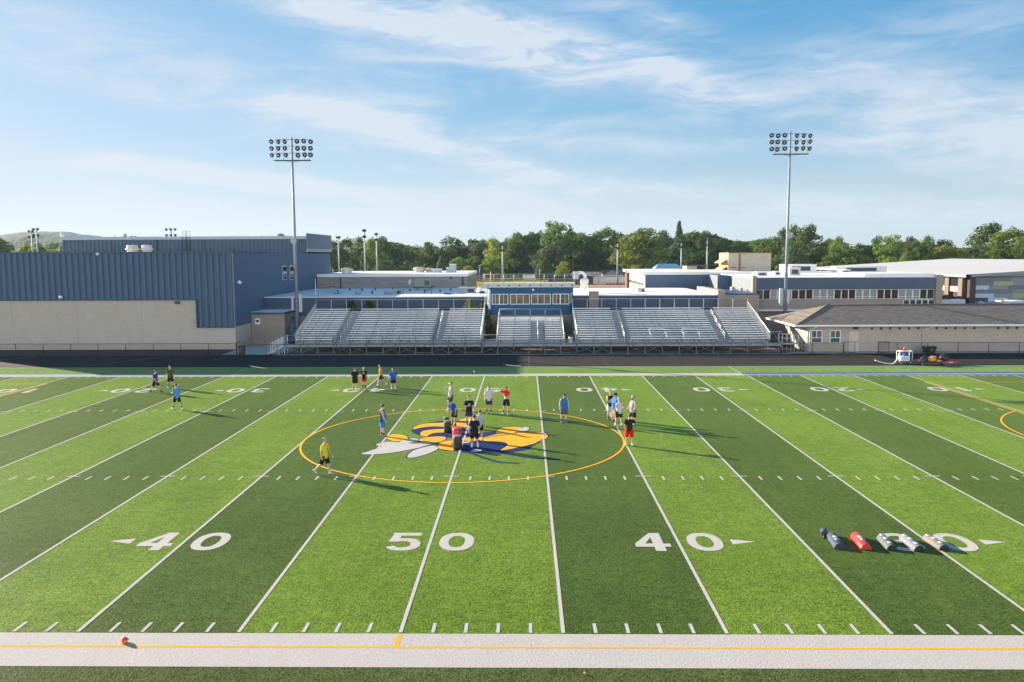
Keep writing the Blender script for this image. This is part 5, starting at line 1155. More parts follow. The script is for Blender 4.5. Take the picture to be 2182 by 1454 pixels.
for dx, dy, m, lb in ((-1.25, -.1, M_pf, 'pale helmet at the far left of the gear wagon'), (-1.38, -.25, MATS['orange_plastic'], 'orange helmet low at the left end of the wagon')):
    h_ = thing('helmet', lb, 'helmet', (p.x+dx, gy+dy, .30), random.uniform(0, 6), 'gear piled on the wagon'); MB().lathe([(.10, 0), (.145, .03), (.15, .12), (.12, .20), (.06, .24), (.01, .25)], 16).build('shell', m, h_); MB().tube([(.10, -.09, .02), (.20, -.05, .05), (.20, .05, .05), (.10, .09, .02)], .012, 5).build('face_mask', M_steel, h_)
# storage bin and trash can by the fences
p2 = gnd(1979.5, 749); o = thing('storage_bin', 'black plastic bin against the fence under the downpipe', 'bin', (AX(1979.5, 65.0, 745), 65.0, 0))
MB().add([(-.5, -.3, 0), (.5, -.3, 0), (.5, .2, 0), (-.5, .2, 0), (-.62, -.36, .62), (.62, -.36, .62), (.62, .26, .62), (-.62, .26, .62)], [(0, 3, 2, 1), (0, 1, 5, 4), (1, 2, 6, 5), (2, 3, 7, 6), (3, 0, 4, 7)]).build('body', M_black, o); MB().box(-.66, .66, -.4, .3, .60, .68).build('lid', M_black, o); MB().box(.05, .17, -.372, -.34, .28, .38).build('latch', M_whitev, o)
p2 = gnd(513.5, 757.5); o = thing('trash_can', 'dark red brown trash can at the end of the left fence', 'trash can', (p2.x, p2.y+.3, 0)); MB().lathe([(.26, 0), (.31, .05), (.32, .85), (.30, .88)], 18).build('body', mat('brown_metal', (.06, .035, .035), .6), o); MB().lathe([(.31, .88), (.34, .90), (.34, .96), (.2, 1.0)], 18).build('lid', M_black, o)
p2 = gnd(1213, 731); o = thing('trash_can', 'small pale bin standing in the right bleacher passage', 'trash can', (8.5, 66.6, .99)); MB().lathe([(.2, 0), (.24, .04), (.24, .62), (.22, .65)], 14).build('body', M_cream, o); MB().lathe([(.23, .65), (.26, .67), (.25, .72), (.1, .75)], 14).build('lid', M_steel, o)
p2 = AX(1743, 80, 700)
o = thing('air_conditioner', 'grey outdoor air unit between the bleachers and the field house', 'air conditioner', (AX(1652, 73, 713), 73, 0)); MB().box(-.6, .6, -.4, .4, 0, 1.5).build('casing', M_greyv, o); MB().box(-.5, .5, -.42, -.401, .3, 1.35).build('grille', M_steel, o); MB().box(-.63, .63, -.43, .43, 1.5, 1.56).build('top', M_lightgrey, o)
# ================================================================== PEOPLE
M_skin = mat('skin_fair', (.52, .31, .215), .55, noise=(8, .06)); M_skin2 = mat('skin_tanned', (.42, .235, .155), .55, noise=(8, .06))
M_eye = mat('eye_dark', (.03, .02, .018), .3); M_lip = mat('lip', (.36, .15, .12), .5)
HAIR = {k: mat('hair_'+k, c, .65, noise=(40, .35)) for k, c in dict(brown=(.034, .018, .010), dark=(.016, .011, .009), red=(.105, .036, .014), blond=(.50, .36, .17), sandy=(.13, .072, .034), beard=(.06, .028, .016)).items()}
def cloth(name, c): return mat('cloth_'+name, c, .85, noise=(5, .12), bump=(16, .35, .02), spec=.2)
def remesh(mb, voxel, mats, smooth=3):
    """fuses overlapping closed shapes into one continuous surface"""
    o = mb.build('tmp', mats[0]); m = o.modifiers.new('r', 'REMESH'); m.mode = 'VOXEL'; m.voxel_size = voxel
    if smooth: s = o.modifiers.new('s', 'SMOOTH'); s.iterations = smooth; s.factor = .5
    dg = bpy.context.evaluated_depsgraph_get(); me = bpy.data.meshes.new_from_object(o.evaluated_get(dg)); old = o.data
    bpy.data.objects.remove(o); bpy.data.meshes.remove(old)
    me.materials.clear()
    for q in mats: me.materials.append(q)
    me.polygons.foreach_set('use_smooth', [True]*len(me.polygons)); return me
def rings(mb, rg, n=16, M=None):
    """closed loft through elliptical rings (x, y, z, rx, ry)"""
    vs = []; fs = []
    for x, y, z, rx, ry in rg:
        for k in range(n): v = Vector((x+rx*math.cos(2*PI*k/n), y+ry*math.sin(2*PI*k/n), z)); vs.append(M @ v if M else v)
    for i in range(len(rg)-1):
        for k in range(n): fs.append((i*n+k, i*n+(k+1) % n, (i+1)*n+(k+1) % n, (i+1)*n+k))
    fs.append(list(range(n))[::-1]); fs.append([(len(rg)-1)*n+k for k in range(n)]); mb.add(vs, fs)
def limb(mb, pts, rad, n=12): mb.tube(pts, rad, n)
def person(lab, px, py, rz, H=1.80, legL=(0, 0, 4), legR=(0, 0, 4), armL=(5, 10, 12), armR=(5, 10, 12), lean=0, head=(0, 5), fat=1.0,
           shirt=('white', (.7, .7, .7)), sleeve='short', shorts=('black', (.015, .015, .016)), slen=.55, shoes=(.7, .7, .7), socks=(.7, .7, .7), sock_h=.20,
           hair='brown', cap=None, beard=False, skin=None, prnt=None, under=None, gloves=None, longhair=False, fold=None, back2=None, hand_prop=None):
    skin = skin or M_skin; s = H/1.8; P = gnd(px, py, .02)
    o = thing('person', lab, 'person', (P.x, P.y, .018), R(rz), 'people practising on the field')
    o.scale = (s*1.09, s*1.09, s)
    d = R
    hipz = 0.0; UL, LL = .43, .41
    J = {}
    def leg(side, pr):
        a, b, ab = d(pr[0]), d(pr[1]), d(pr[2]); h = Vector((side*.088, 0, 0))
        k = h+Vector((side*math.sin(ab)*UL, -math.sin(a)*UL, -math.cos(a)*math.cos(ab)*UL)); a2 = a-b
        f = k+Vector((side*math.sin(ab)*LL*.6, -math.sin(a2)*LL, -math.cos(a2)*LL)); return h, k, f, a2
    legs = {1: leg(1, legL), -1: leg(-1, legR)}
    low = min(l[2].z for l in legs.values())-.085
    up = Vector((0, 0, -low)); legs = {k: (l[0]+up, l[1]+up, l[2]+up, l[3]) for k, l in legs.items()}
    hz = up.z
    T = Matrix.Translation((0, 0, hz)) @ Matrix.Rotation(d(lean), 4, 'X')          # +lean tips the chest towards -Y
    body = MB(); f = fat; by = -.03*(f-1)*3
    tor = [(0, .0, -.10, .10*f, .085*f), (0, .0, -.03, .155*f, .115*f), (0, by, .06, .162*f, .118*f), (0, by*1.6, .16, .140*f, .105*f+.05*(f-1)), (0, by*1.3, .27, .148*f, .110*f), (0, 0, .38, .168*(.5+.5*f), .118*(.5+.5*f)),
           (0, .005, .47, .180*(.6+.4*f), .108), (0, .012, .535, .165, .088), (0, .015, .575, .10, .070), (0, .012, .605, .062, .062), (0, .0, .66, .056, .060), (0, -.008, .70, .05, .055)]
    rings(body, tor, 18, T)
    HM = T @ Matrix.Translation((0, -.002, .665)) @ Matrix.Rotation(d(head[0]), 4, 'Z') @ Matrix.Rotation(d(head[1]), 4, 'X')
    rings(body, [(0, -.030, .005, .030, .040), (0, -.030, .025, .050, .062), (0, -.018, .06, .064, .084), (0, -.010, .105, .072, .094), (0, -.006, .15, .074, .097), (0, -.002, .19, .067, .090), (0, .002, .22, .048, .066), (0, .004, .237, .018, .03)], 18, HM)
    def h_tube(pts, rad, n=8): body.tube([HM @ Vector(p) for p in pts], rad, n)
    h_tube([(0, -.095, .115), (0, -.116, .088), (0, -.100, .078)], [.010, .016, .012])                  # nose
    h_tube([(-.045, -.088, .128), (0, -.103, .130), (.045, -.088, .128)], [.008, .010, .008])            # brow
    for sd in (-1, 1): h_tube([(sd*.070, .002, .082), (sd*.082, .006, .105), (sd*.074, .008, .132)], [.012, .016, .012])
    h_tube([(0, -.085, .030), (0, -.095, .022)], [.018, .016])                                          # chin
    arms = {}
    for side, pr in ((1, armL), (-1, armR)):
        p_, q, e = d(pr[0]), d(pr[1]), d(pr[2]); q2 = d(pr[3]) if len(pr) > 3 else q*.4
        sh = T @ Vector((side*.172*(.75+.25*f), .01, .525))
        R3 = T.to_3x3() if lean > 0 else Matrix.Identity(3)
        u = R3 @ Vector((side*math.sin(q), -math.cos(q)*math.sin(p_), -math.cos(q)*math.cos(p_)))
        w = R3 @ Vector((side*math.sin(q2), -math.cos(q2)*math.sin(p_+e), -math.cos(q2)*math.cos(p_+e)))
        el = sh+u*.295; wr = el+w*.255; k = .55+.45*f
        ins = T @ Vector((side*.10, .01, .51))
        limb(body, [ins, sh, sh+u*.10, sh+u*.20, el, el+w*.07, el+w*.16, wr], [.055, .060*k, .054*k, .047*k, .040*k, .043*k, .036*k, .026])
        ax_ = w; th = Vector((0, -1, 0)) if abs(w.y) < .8 else Vector((0, 0, 1))
        th = R3 @ th if lean > 0 else th
        th = (th-ax_*th.dot(ax_)).normalized(); sd_ = ax_.cross(th).normalized()       # th: thumb side, sd_: palm normal
        if side < 0: sd_ = -sd_
        pm_c = wr+ax_*.055
        for t_ in (-.024, -.008, .008, .024): limb(body, [wr+th*t_*.7, pm_c+th*t_, pm_c+th*t_*1.1+ax_*.04], [.016, .017, .013], 7)
        for i, (t_, L) in enumerate(((.032, .068), (.011, .078), (-.010, .072), (-.030, .055))):
            a0 = pm_c+th*t_+ax_*.035; c1 = (ax_*.92+sd_*.38).normalized(); c2 = (ax_*.70+sd_*.71).normalized(); c3 = (ax_*.35+sd_*.93).normalized()
            limb(body, [a0, a0+c1*L*.45, a0+c1*L*.45+c2*L*.32, a0+c1*L*.45+c2*L*.32+c3*L*.25], [.0105, .010, .0092, .0075], 7)
        b0 = wr+ax_*.02+th*.022; limb(body, [b0, b0+(ax_*.6+th*.8)*.035, b0+(ax_*.6+th*.8)*.035+(ax_*.9+th*.3+sd_*.3)*.035], [.014, .012, .009], 7)
        arms[side] = (sh, u, el, w, wr, ins, pm_c)
    for side, (h, k, a, sa) in legs.items():
        g = .6+.4*f; hv, kn = h, k; ud = (k-h).normalized(); ld = (a-k).normalized()
        limb(body, [h+Vector((-side*.03, 0, .05)), h-Vector((0, 0, .02)), h+ud*.14, h+ud*.28, k, k+ld*.09, k+ld*.18, k+ld*.30, a], [.08*g, .092*g, .084*g, .068*g, .055*g, .058*g, .056*g, .042*g, .037])
        fw_ = Vector((0, -math.cos(min(0, sa)*.8), min(0.0, sa)*.0+math.sin(min(0, sa)*.8)))
        limb(body, [a+Vector((0, .05, -.045)), a+Vector((0, .02, -.04)), a+fw_*.08+Vector((0, 0, -.045)), a+fw_*.15+Vector((0, 0, -.052))], [.03, .036, .034, .024])
    me = remesh(body, .011, [skin, M_eye, M_lip, gloves and cloth(*gloves) or skin], 2)
    HI = HM.inverted(); Ti = T.inverted()
    for pl in me.polygons:
        c = HI @ pl.center
        if c.z > 0 and c.y < -.06:
            if abs(abs(c.x)-.031) < .013 and abs(c.z-.112) < .009: pl.material_index = 1
            elif abs(c.x) < .026 and abs(c.z-.052) < .009: pl.material_index = 2
        if gloves:
            for sd in arms:
                if (pl.center-arms[sd][6]).length < .13: pl.material_index = 3
    b = bpy.data.objects.new('body', me); COL.objects.link(b); b.parent = o
    def cl_obj(name, mb, vox, mats, sm=4, fn=None):
        m_ = remesh(mb, vox, mats, sm)
        if fn: 
            for pl in m_.polygons: pl.material_index = fn(pl)
        c_ = bpy.data.objects.new(name, m_); COL.objects.link(c_); c_.parent = o; return c_
    # shirt
    sm_ = MB(); e_ = .020; hem = -.10 if not fold else .22
    prof = [(x, y, z, rx+e_, ry+e_) for x, y, z, rx, ry in tor[1:8] if z > hem]
    y0 = prof[0]
    if not fold: prof = [(0, by*.8, hem, .172*f+.008, .130*f+.008), (0, by, -.02, .172*f+.008, .132*f+.008)]+prof[1:]
    prof += [(0, .015, .578, .115, .082), (0, .013, .598, .082, .074)]
    rings(sm_, prof, 18, T)
    if sleeve != 'none':
        for sd in (-1, 1):
            sh, u, el, w, wr, ins, pc = arms[sd]; k = .55+.45*f
            limb(sm_, [ins, sh, sh+u*.10, sh+u*(.235 if sleeve == 'short' else .12)], [.075, .080*k, .079*k, .080*k], 14)
    def prf(pl):
        c = Ti @ pl.center
        if prnt and c.y < -.03 and abs(c.x-prnt[2]) < prnt[4] and prnt[1] < c.z < prnt[3]:
            return 1 if (abs(c.x-prnt[2]) < prnt[4]*(.5+.5*abs(math.sin(c.z*70)))) else 0
        if back2 and c.y > .01: return 2
        return 0
    cl_obj('shirt', sm_, .014, [cloth(*shirt), cloth('print_%s' % prnt[0][0], prnt[0][1]) if prnt else cloth(*shirt), cloth(*back2) if back2 else cloth(*shirt)], 3, prf)
    # shorts
    st_ = MB(); rings(st_, [(0, 0, -.09, .15*f, .115*f), (0, by*.5, -.02, .168*f, .128*f), (0, by, .07, .165*f+.004, .122*f+.004)], 18, T)
    for side, (h, k, a, sa) in legs.items():
        ud = (k-h).normalized(); g = .6+.4*f; L = UL*slen*1.6; L = min(L, UL*1.02)
        limb(st_, [h+Vector((-side*.02, 0, .05)), h, h+ud*.12, h+ud*L], [.10*g, .112*g, .108*g, .106*g], 16)
    cl_obj('shorts', st_, .014, [cloth(*shorts)], 3)
    if under:
        u_ = MB()
        for side, (h, k, a, sa) in legs.items():
            ud = (k-h).normalized(); g = .6+.4*f; L = min(UL*slen*1.6, UL*1.02); limb(u_, [h+ud*(L-.06), h+ud*(L+.03)], [.10*g, .098*g], 16)
        u_.build('undershorts', cloth(*under), o)
    for side, (h, k, a, sa) in legs.items():
        ld = (a-k).normalized(); sk = MB(); limb(sk, [a-ld*sock_h, a-ld*sock_h*.5, a, a-Vector((0, 0, .05))], [.054 if sock_h > .15 else .046, .050, .046, .044], 12); sk.build('sock', cloth('sock_%d' % int(socks[0]*100), socks), o)
        ts = min(0, sa)*.8; Mf = Matrix.Translation(a) @ Matrix.Rotation(-ts, 4, 'X')
        sh_ = MB(); vs = []; n = 14
        secs = [(.075, .030, .05), (.055, .042, .075), (0, .046, .085), (-.06, .047, .065), (-.12, .050, .05), (-.165, .046, .042), (-.195, .026, .03)]
        fs = []
        for y, rx, ht in secs:
            for q in range(n):
                t_ = 2*PI*q/n; vs.append(Mf @ Vector((rx*math.cos(t_), y, -.085+max(0, .5+.5*math.sin(t_))**.8*ht*1.25)))
        for i in range(len(secs)-1):
            for q in range(n): fs.append((i*n+q, i*n+(q+1) % n, (i+1)*n+(q+1) % n, (i+1)*n+q))
        fs += [list(range(n))[::-1], [(len(secs)-1)*n+q for q in range(n)]]
        sh_.add(vs, fs, 0, True); sh_.build('shoe', mat('shoe_%d_%d' % (int(shoes[0]*100), int(shoes[2]*100)), shoes, .6), o)
    # hair, cap, beard
    def blob(name, c, r_, m, seed=1, cut=None, amp=.05):
        bm = bmesh.new(); bmesh.ops.create_icosphere(bm, subdivisions=3, radius=1); rr = random.Random(seed)
        for v in bm.verts:
            k_ = 1+rr.uniform(-amp, amp); v.co = Vector((c[0]+v.co.x*r_[0]*k_, c[1]+v.co.y*r_[1]*k_, c[2]+v.co.z*r_[2]*k_))
        if cut: bmesh.ops.delete(bm, geom=[v for v in bm.verts if cut(v.co)], context='VERTS')
        for v in bm.verts: v.co = HM @ v.co
        m2 = bpy.data.meshes.new(name); bm.to_mesh(m2); bm.free(); m2.materials.append(m)
        for pl in m2.polygons: pl.use_smooth = True
        q = bpy.data.objects.new(name, m2); COL.objects.link(q); q.parent = o; return q
    sd = hash(lab) % 97 if False else len(lab)
    if longhair: blob('hair', (0, .020, .155), (.100, .115, .115), HAIR[hair], sd, lambda c: c.y < -.06 and c.z < .165, .10)
    else: blob('hair', (0, .018, .158), (.086, .105, .096), HAIR[hair], sd, lambda c: (c.z < .075) or (c.y < -.055 and c.z < .150), .05)
    if beard: blob('beard', (0, -.038, .030), (.060, .066, .058), HAIR[beard], sd+3, lambda c: c.z > .062, .07)
    if cap:
        kind, c1, c2 = cap; m1, m2 = cloth('cap_%d_%d' % (int(c1[0]*99), int(c1[2]*99)), c1), cloth('brim_%d_%d' % (int(c2[0]*99), int(c2[2]*99)), c2)
        crown = MB(); n = 18
        if kind != 'visor': rings(crown, [(0, .004, .140, .090, .113), (0, .004, .170, .089, .111), (0, .006, .215, .074, .094), (0, .008, .250, .035, .045), (0, .008, .256, .01, .012)], n, HM)
        else: rings(crown, [(0, .004, .145, .092, .114), (0, .004, .185, .090, .112)], n, HM)
        co_ = crown.build('cap', m1, o, True)
        bd = 1 if kind == 'back' else -1; br_ = MB(); vs = []
        w_ = .078
        for i in range(9):
            t_ = PI*i/8; x = w_*math.cos(t_); vs += [HM @ Vector((x, bd*(.075+.0*abs(x)), .150)), HM @ Vector((x*1.05, bd*(.095+.085*math.sin(t_)), .138)), HM @ Vector((x, bd*.075, .158)), HM @ Vector((x*1.05, bd*(.095+.085*math.sin(t_)), .146))]
        fs = []
        for i in range(8):
            a_, b_ = i*4, i*4+4; fs += [(a_, b_, b_+1, a_+1), (a_+2, a_+3, b_+3, b_+2), (a_+1, b_+1, b_+3, a_+3)]
        br_.add(vs, fs)
        if kind == 'hat':
            br_ = MB(); vs = []; fs = []
            for i in range(20):
                t_ = 2*PI*i/20; c_, s__ = math.cos(t_), math.sin(t_); vs += [HM @ Vector((c_*.085, s__*.105, .150)), HM @ Vector((c_*.150, s__*.170, .135)), HM @ Vector((c_*.150, s__*.170, .142)), HM @ Vector((c_*.085, s__*.105, .160))]
            for i in range(20):
                a_, b_ = i*4, ((i+1) % 20)*4; fs += [(a_, b_, b_+1, a_+1), (a_+1, b_+1, b_+2, a_+2), (a_+2, b_+2, b_+3, a_+3)]
            br_.add(vs, fs)
        br_.build('brim', m2, co_)
    if fold:
        fm = MB(); a1, a2 = arms[1], arms[-1]
        limb(fm, [a1[0]+a1[1]*.05, a1[0]+a1[1]*.2, (a1[2]+a2[2])/2, a2[0]+a2[1]*.2, a2[0]+a2[1]*.05], [.085, .09, .075, .09, .085], 14); cl_obj('shirt_sleeves', fm, .014, [cloth(*shirt)], 3)
    if hand_prop:
        c_ = (arms[1][6]+arms[-1][6])/2; bm = MB(); bm.lathe([(.01, -.13), (.05, -.09), (.075, 0), (.05, .09), (.01, .13)], 14, M=Matrix.Translation(c_+Vector((0, -.03, 0))) @ Matrix.Rotation(R(90), 4, 'Y'))
        q = thing('football', 'brown football held by the walker in the light blue shirt', 'ball', o.location, R(rz)); q.scale = (s, s, s); bm.build('leather', mat('football_leather', (.14, .05, .025), .6), q)
    return o
BLK = ('black', (.014, .014, .016)); CHAR = ('charcoal', (.045, .048, .055)); WHT = (.72, .72, .72); DRK = (.03, .03, .035)
GRY = ('grey', (.33, .34, .35)); LGR = ('light_grey', (.52, .52, .52)); ROY = ('royal', (.012, .085, .42)); NAV = ('navy', (.012, .016, .05))
person('person in a purple shirt and black shorts striding right at far left', 332, 835.5, 78, 1.76, (28, 6, 2), (-20, 12, 2), (-18, 8, 10), (20, 8, 20), 3, (0, 6), 1.05, ('purple', (.075, .035, .28)), shoes=DRK, socks=DRK, sock_h=.1, hair='brown')
person('person in an olive shirt and black shorts strolling right', 364, 827, 35, 1.80, (16, 4, 4), (-12, 20, 5), (-6, 10, 10), (10, 10, 14), 0, (10, 0), 1.0, ('olive', (.085, .085, .03)), shoes=WHT, socks=DRK, sock_h=.12, hair='red')
person('walker in a light blue shirt and grey backward cap holding a football', 378, 872, -128, 1.80, (22, 2, 3), (-18, 22, 3), (24, 4, 62, -20), (24, 4, 62, -20), 2, (-22, 16), .96, ('sky', (.07, .28, .60)), shoes=WHT, socks=DRK, sock_h=.12, hair='dark', cap=('back', (.17, .18, .2), (.15, .16, .18)), hand_prop=True)
person('stocky person in black shirt and shorts looking down beside the blond one', 757, 830.5, 8, 1.72, (0, 0, 4), (2, 0, 4), (4, 16, 14), (4, 14, 8), 2, (35, 16), 1.22, BLK, shoes=(.32, .32, .34), socks=(.25, .25, .27), hair='brown')
person('blond person in black shirt with yellow print, red shorts and red gloves', 776, 827.5, -5, 1.66, (4, 2, 3), (-2, 4, 3), (6, 14, 12), (6, 14, 12), 0, (-6, 4), .95, BLK, shorts=('red', (.55, .012, .02)), slen=.5, shoes=DRK, socks=DRK, sock_h=.2, hair='blond', longhair=True, prnt=(('yellow', (.70, .72, .03)), .36, 0, .47, .085), gloves=('red_glove', (.60, .07, .04)))
person('person in an orange shirt walking left with blue shoes', 812.5, 823.5, -80, 1.80, (22, 3, 2), (-26, 12, 2), (16, 6, 16), (-10, 6, 16), 4, (0, 4), .95, ('orange', (.74, .29, .01)), shorts=('brown_black', (.028, .020, .016)), slen=.42, shoes=(.07, .14, .48), socks=WHT, sock_h=.13, hair='brown')
person('bearded person in a royal blue shirt and black shorts facing the camera', 838, 831, 6, 1.70, (2, 0, 6), (4, 2, 3), (10, 22, 30), (6, 24, 12), 0, (-12, 6), 1.2, ROY, slen=.5, shoes=DRK, socks=WHT, sock_h=.16, hair='dark', beard='beard', prnt=(('pale', (.5, .55, .7)), .36, .07, .44, .02))
person('coach in grey shirt and pale visor pointing left with one arm', 961, 871, -72, 1.82, (4, 0, 4), (20, 34, 3), (2, 10, 12), (78, 16, 10), 0, (-10, -2), 1.12, GRY, shorts=CHAR, shoes=(.35, .35, .36), socks=WHT, hair='sandy', cap=('visor', (.55, .62, .75), (.6, .66, .8)))
person('person in royal blue shirt leaning over the tackling dummies', 969, 907, -38, 1.76, (10, 6, 5), (6, 4, 5), (14, 10, 12), (26, 14, 10), 24, (-8, 26), 1.0, ROY, shoes=DRK, socks=DRK, sock_h=.1, hair='dark')
person('person in black shirt with grey print and bent arm at the waist', 999.5, 904.5, 12, 1.80, (4, 2, 5), (0, 0, 5), (8, 18, 14), (14, 14, 88, -50), 0, (14, 2), 1.08, BLK, shorts=CHAR, slen=.6, shoes=(.04, .09, .30), socks=(.10, .15, .32), hair='red', prnt=(('grey_print', (.36, .40, .44)), .24, 0, .42, .075))
person('tall person in light grey shirt and white shoes facing the camera', 1042, 880.5, 4, 1.83, (0, 0, 4), (2, 0, 4), (3, 12, 12), (3, 13, 12), 0, (-4, 4), 1.0, LGR, shorts=CHAR, slen=.5, shoes=(.75, .75, .74), socks=DRK, sock_h=.1, hair='red')
person('person pulling a red shirt over the shoulders in black shorts', 1079, 881.5, -22, 1.80, (14, 6, 12), (-2, 2, 10), (118, 26, 96, -34), (112, 30, 100, -30), -4, (20, 26), .97, ('red_shirt', (.60, .04, .03)), sleeve='none', slen=.56, shoes=(.5, .55, .7), socks=DRK, sock_h=.1, hair='brown', fold=True)
person('person in grey shirt and black shorts seen from behind by the emblem', 1022.5, 940, 172, 1.78, (0, 0, 3), (2, 4, 3), (2, 7, 10), (4, 8, 16), 2, (8, 8), .93, ('pale_grey', (.40, .43, .47)), slen=.42, shoes=(.14, .15, .17), socks=WHT, sock_h=.1, hair='sandy')
person('person in black shirt and long black shorts seen from behind, white underlayer', 1011.5, 953.5, -165, 1.78, (4, 0, 5), (0, 0, 6), (2, 14, 16), (4, 12, 10), 2, (0, 10), 1.05, BLK, shorts=BLK, slen=.60, shoes=WHT, socks=WHT, sock_h=.16, hair='dark', under=('under_white', (.7, .7, .72)))
person('heavy person in sleeveless blue and black top and blue shorts', 815, 929, 100, 1.84, (-3, 0, 3), (5, 2, 3), (6, 8, 16), (10, 10, 18), 3, (8, 8), 1.36, ('bright_blue', (.03, .16, .52)), 'none', ('blue_shorts', (.02, .17, .55)), .6, (.30, .31, .33), DRK, .10, 'brown', skin=M_skin, back2=('top_back', (.02, .02, .025)))
person('person in a yellow shirt with backward cap walking right', 693, 1011, 72, 1.81, (14, 2, 3), (-20, 26, 3), (14, 14, 18), (-6, 8, 14), 2, (6, 2), 1.0, ('yellow_shirt', (.70, .55, .03)), slen=.56, shoes=(.48, .49, .52), socks=(.5, .5, .5), sock_h=.1, hair='sandy', cap=('back', (.30, .33, .40), (.02, .04, .18)), prnt=(('dark_print', (.18, .2, .16)), .30, .04, .42, .07))
person('person in sleeveless blue shirt and grey shorts with head bowed', 1202, 899.5, 3, 1.83, (4, 0, 5), (2, 8, 6), (4, 14, 14), (4, 14, 14), 3, (0, 42), 1.10, ('mid_blue', (.025, .15, .45)), 'none', ('slate', (.10, .115, .12)), .62, (.20, .20, .22), (.12, .12, .13), .1, 'dark')
person('person in black tank top, sunglasses and white shorts with folded arms', 1300.5, 893.5, 14, 1.84, (0, 0, 3), (0, 0, 5), (28, 10, 86, -62), (28, 10, 86, -62), 0, (0, 2), 1.06, ('washed_black', (.035, .03, .03)), 'none', ('white_shorts', (.55, .56, .58)), .58, (.05, .05, .06), DRK, .06, 'sandy', prnt=(('tank_print', (.6, .55, .52)), .26, .02, .38, .045))
person('person in blue shirt, navy hat and khaki shorts between the others', 1311, 899.5, -62, 1.83, (4, 0, 4), (0, 0, 4), (26, 12, 80, -40), (26, 12, 80, -40), 0, (-8, 4), 1.28, ('azure', (.02, .18, .56)), 'short', ('khaki', (.33, .27, .19)), .58, (.05, .06, .09), DRK, .08, 'dark', cap=('hat', (.012, .025, .08), (.015, .03, .09)))
person('person in pale sleeveless shirt with a hand on the hip, black shorts', 1319, 909, -148, 1.78, (8, 2, 7), (-4, 0, 6), (6, 12, 20), (-24, 34, 74, -32), 0, (-26, 20), 1.0, ('pale_white', (.52, .56, .62)), 'none', ('black_shorts', (.02, .025, .025)), .5, (.06, .05, .05), WHT, .12, 'blond')
person('bearded person in sleeveless grey shirt and grey backward cap', 1349, 907.5, -62, 1.86, (4, 0, 5), (-3, 2, 5), (10, 12, 26), (12, 12, 28), 0, (-6, 4), 1.22, ('heather', (.27, .29, .31)), 'none', ('navy_shorts', (.012, .014, .04)), .56, (.05, .04, .05), (.45, .45, .46), .06, 'brown', cap=('back', (.36, .40, .47), (.30, .34, .40)), beard='beard')
person('person in black shirt and bright red shorts seen from behind at the circle edge', 1340.5, 949.5, 172, 1.76, (2, 0, 6), (0, 0, 7), (8, 10, 20), (46, 26, 112, -30), 0, (16, -4), .98, ('shirt_dark', (.022, .018, .02)), 'short', ('bright_red', (.72, .008, .01)), .62, WHT, WHT, .05, 'red')
# ================================================================== TREES
def leaf_mat(name, c1, c2):
    q = NT(name); nt = q.nt
    oi = q.n('ShaderNodeObjectInfo'); n = q.noise(7.0, 3, .6); n2 = q.noise(40, 2, .6)
    c = q.mix(q.ramp(q.math('ADD', q.math('MULTIPLY', n, .7), q.math('MULTIPLY', n2, .3)), .3, .7), c1, c2)
    hs = q.n('ShaderNodeHueSaturation', {'Hue': q.ramp(oi.outputs['Random'], 0, 1, .485, .512), 'Value': q.ramp(oi.outputs['Random'], 0, 1, .85, 1.15), 'Color': c})
    q.link(hs.outputs[0], q.b.inputs['Base Color']); q.b.inputs['Roughness'].default_value = .6; q.b.inputs['Specular IOR Level'].default_value = .25
    tr = q.n('ShaderNodeBsdfTranslucent', {'Color': hs.outputs[0]}); mx = q.n('ShaderNodeMixShader', {0: .48})
    q.link(q.b.outputs[0], mx.inputs[1]); q.link(tr.outputs[0], mx.inputs[2]); q.link(mx.outputs[0], q.out.inputs[0]); return q.m
LEAF = dict(d=leaf_mat('leaf_dark', (.040, .075, .018), (.100, .155, .032)), m=leaf_mat('leaf_green', (.062, .115, .020), (.150, .22, .038)),
            l=leaf_mat('leaf_light', (.095, .16, .022), (.21, .275, .046)), y=leaf_mat('leaf_yellow_green', (.15, .20, .022), (.30, .335, .05)),
            b=leaf_mat('leaf_blue_green', (.052, .10, .042), (.125, .185, .07)))
M_bark = mat('bark', (.085, .065, .05), .95, noise=(9, .3, (1, 1, .2)))
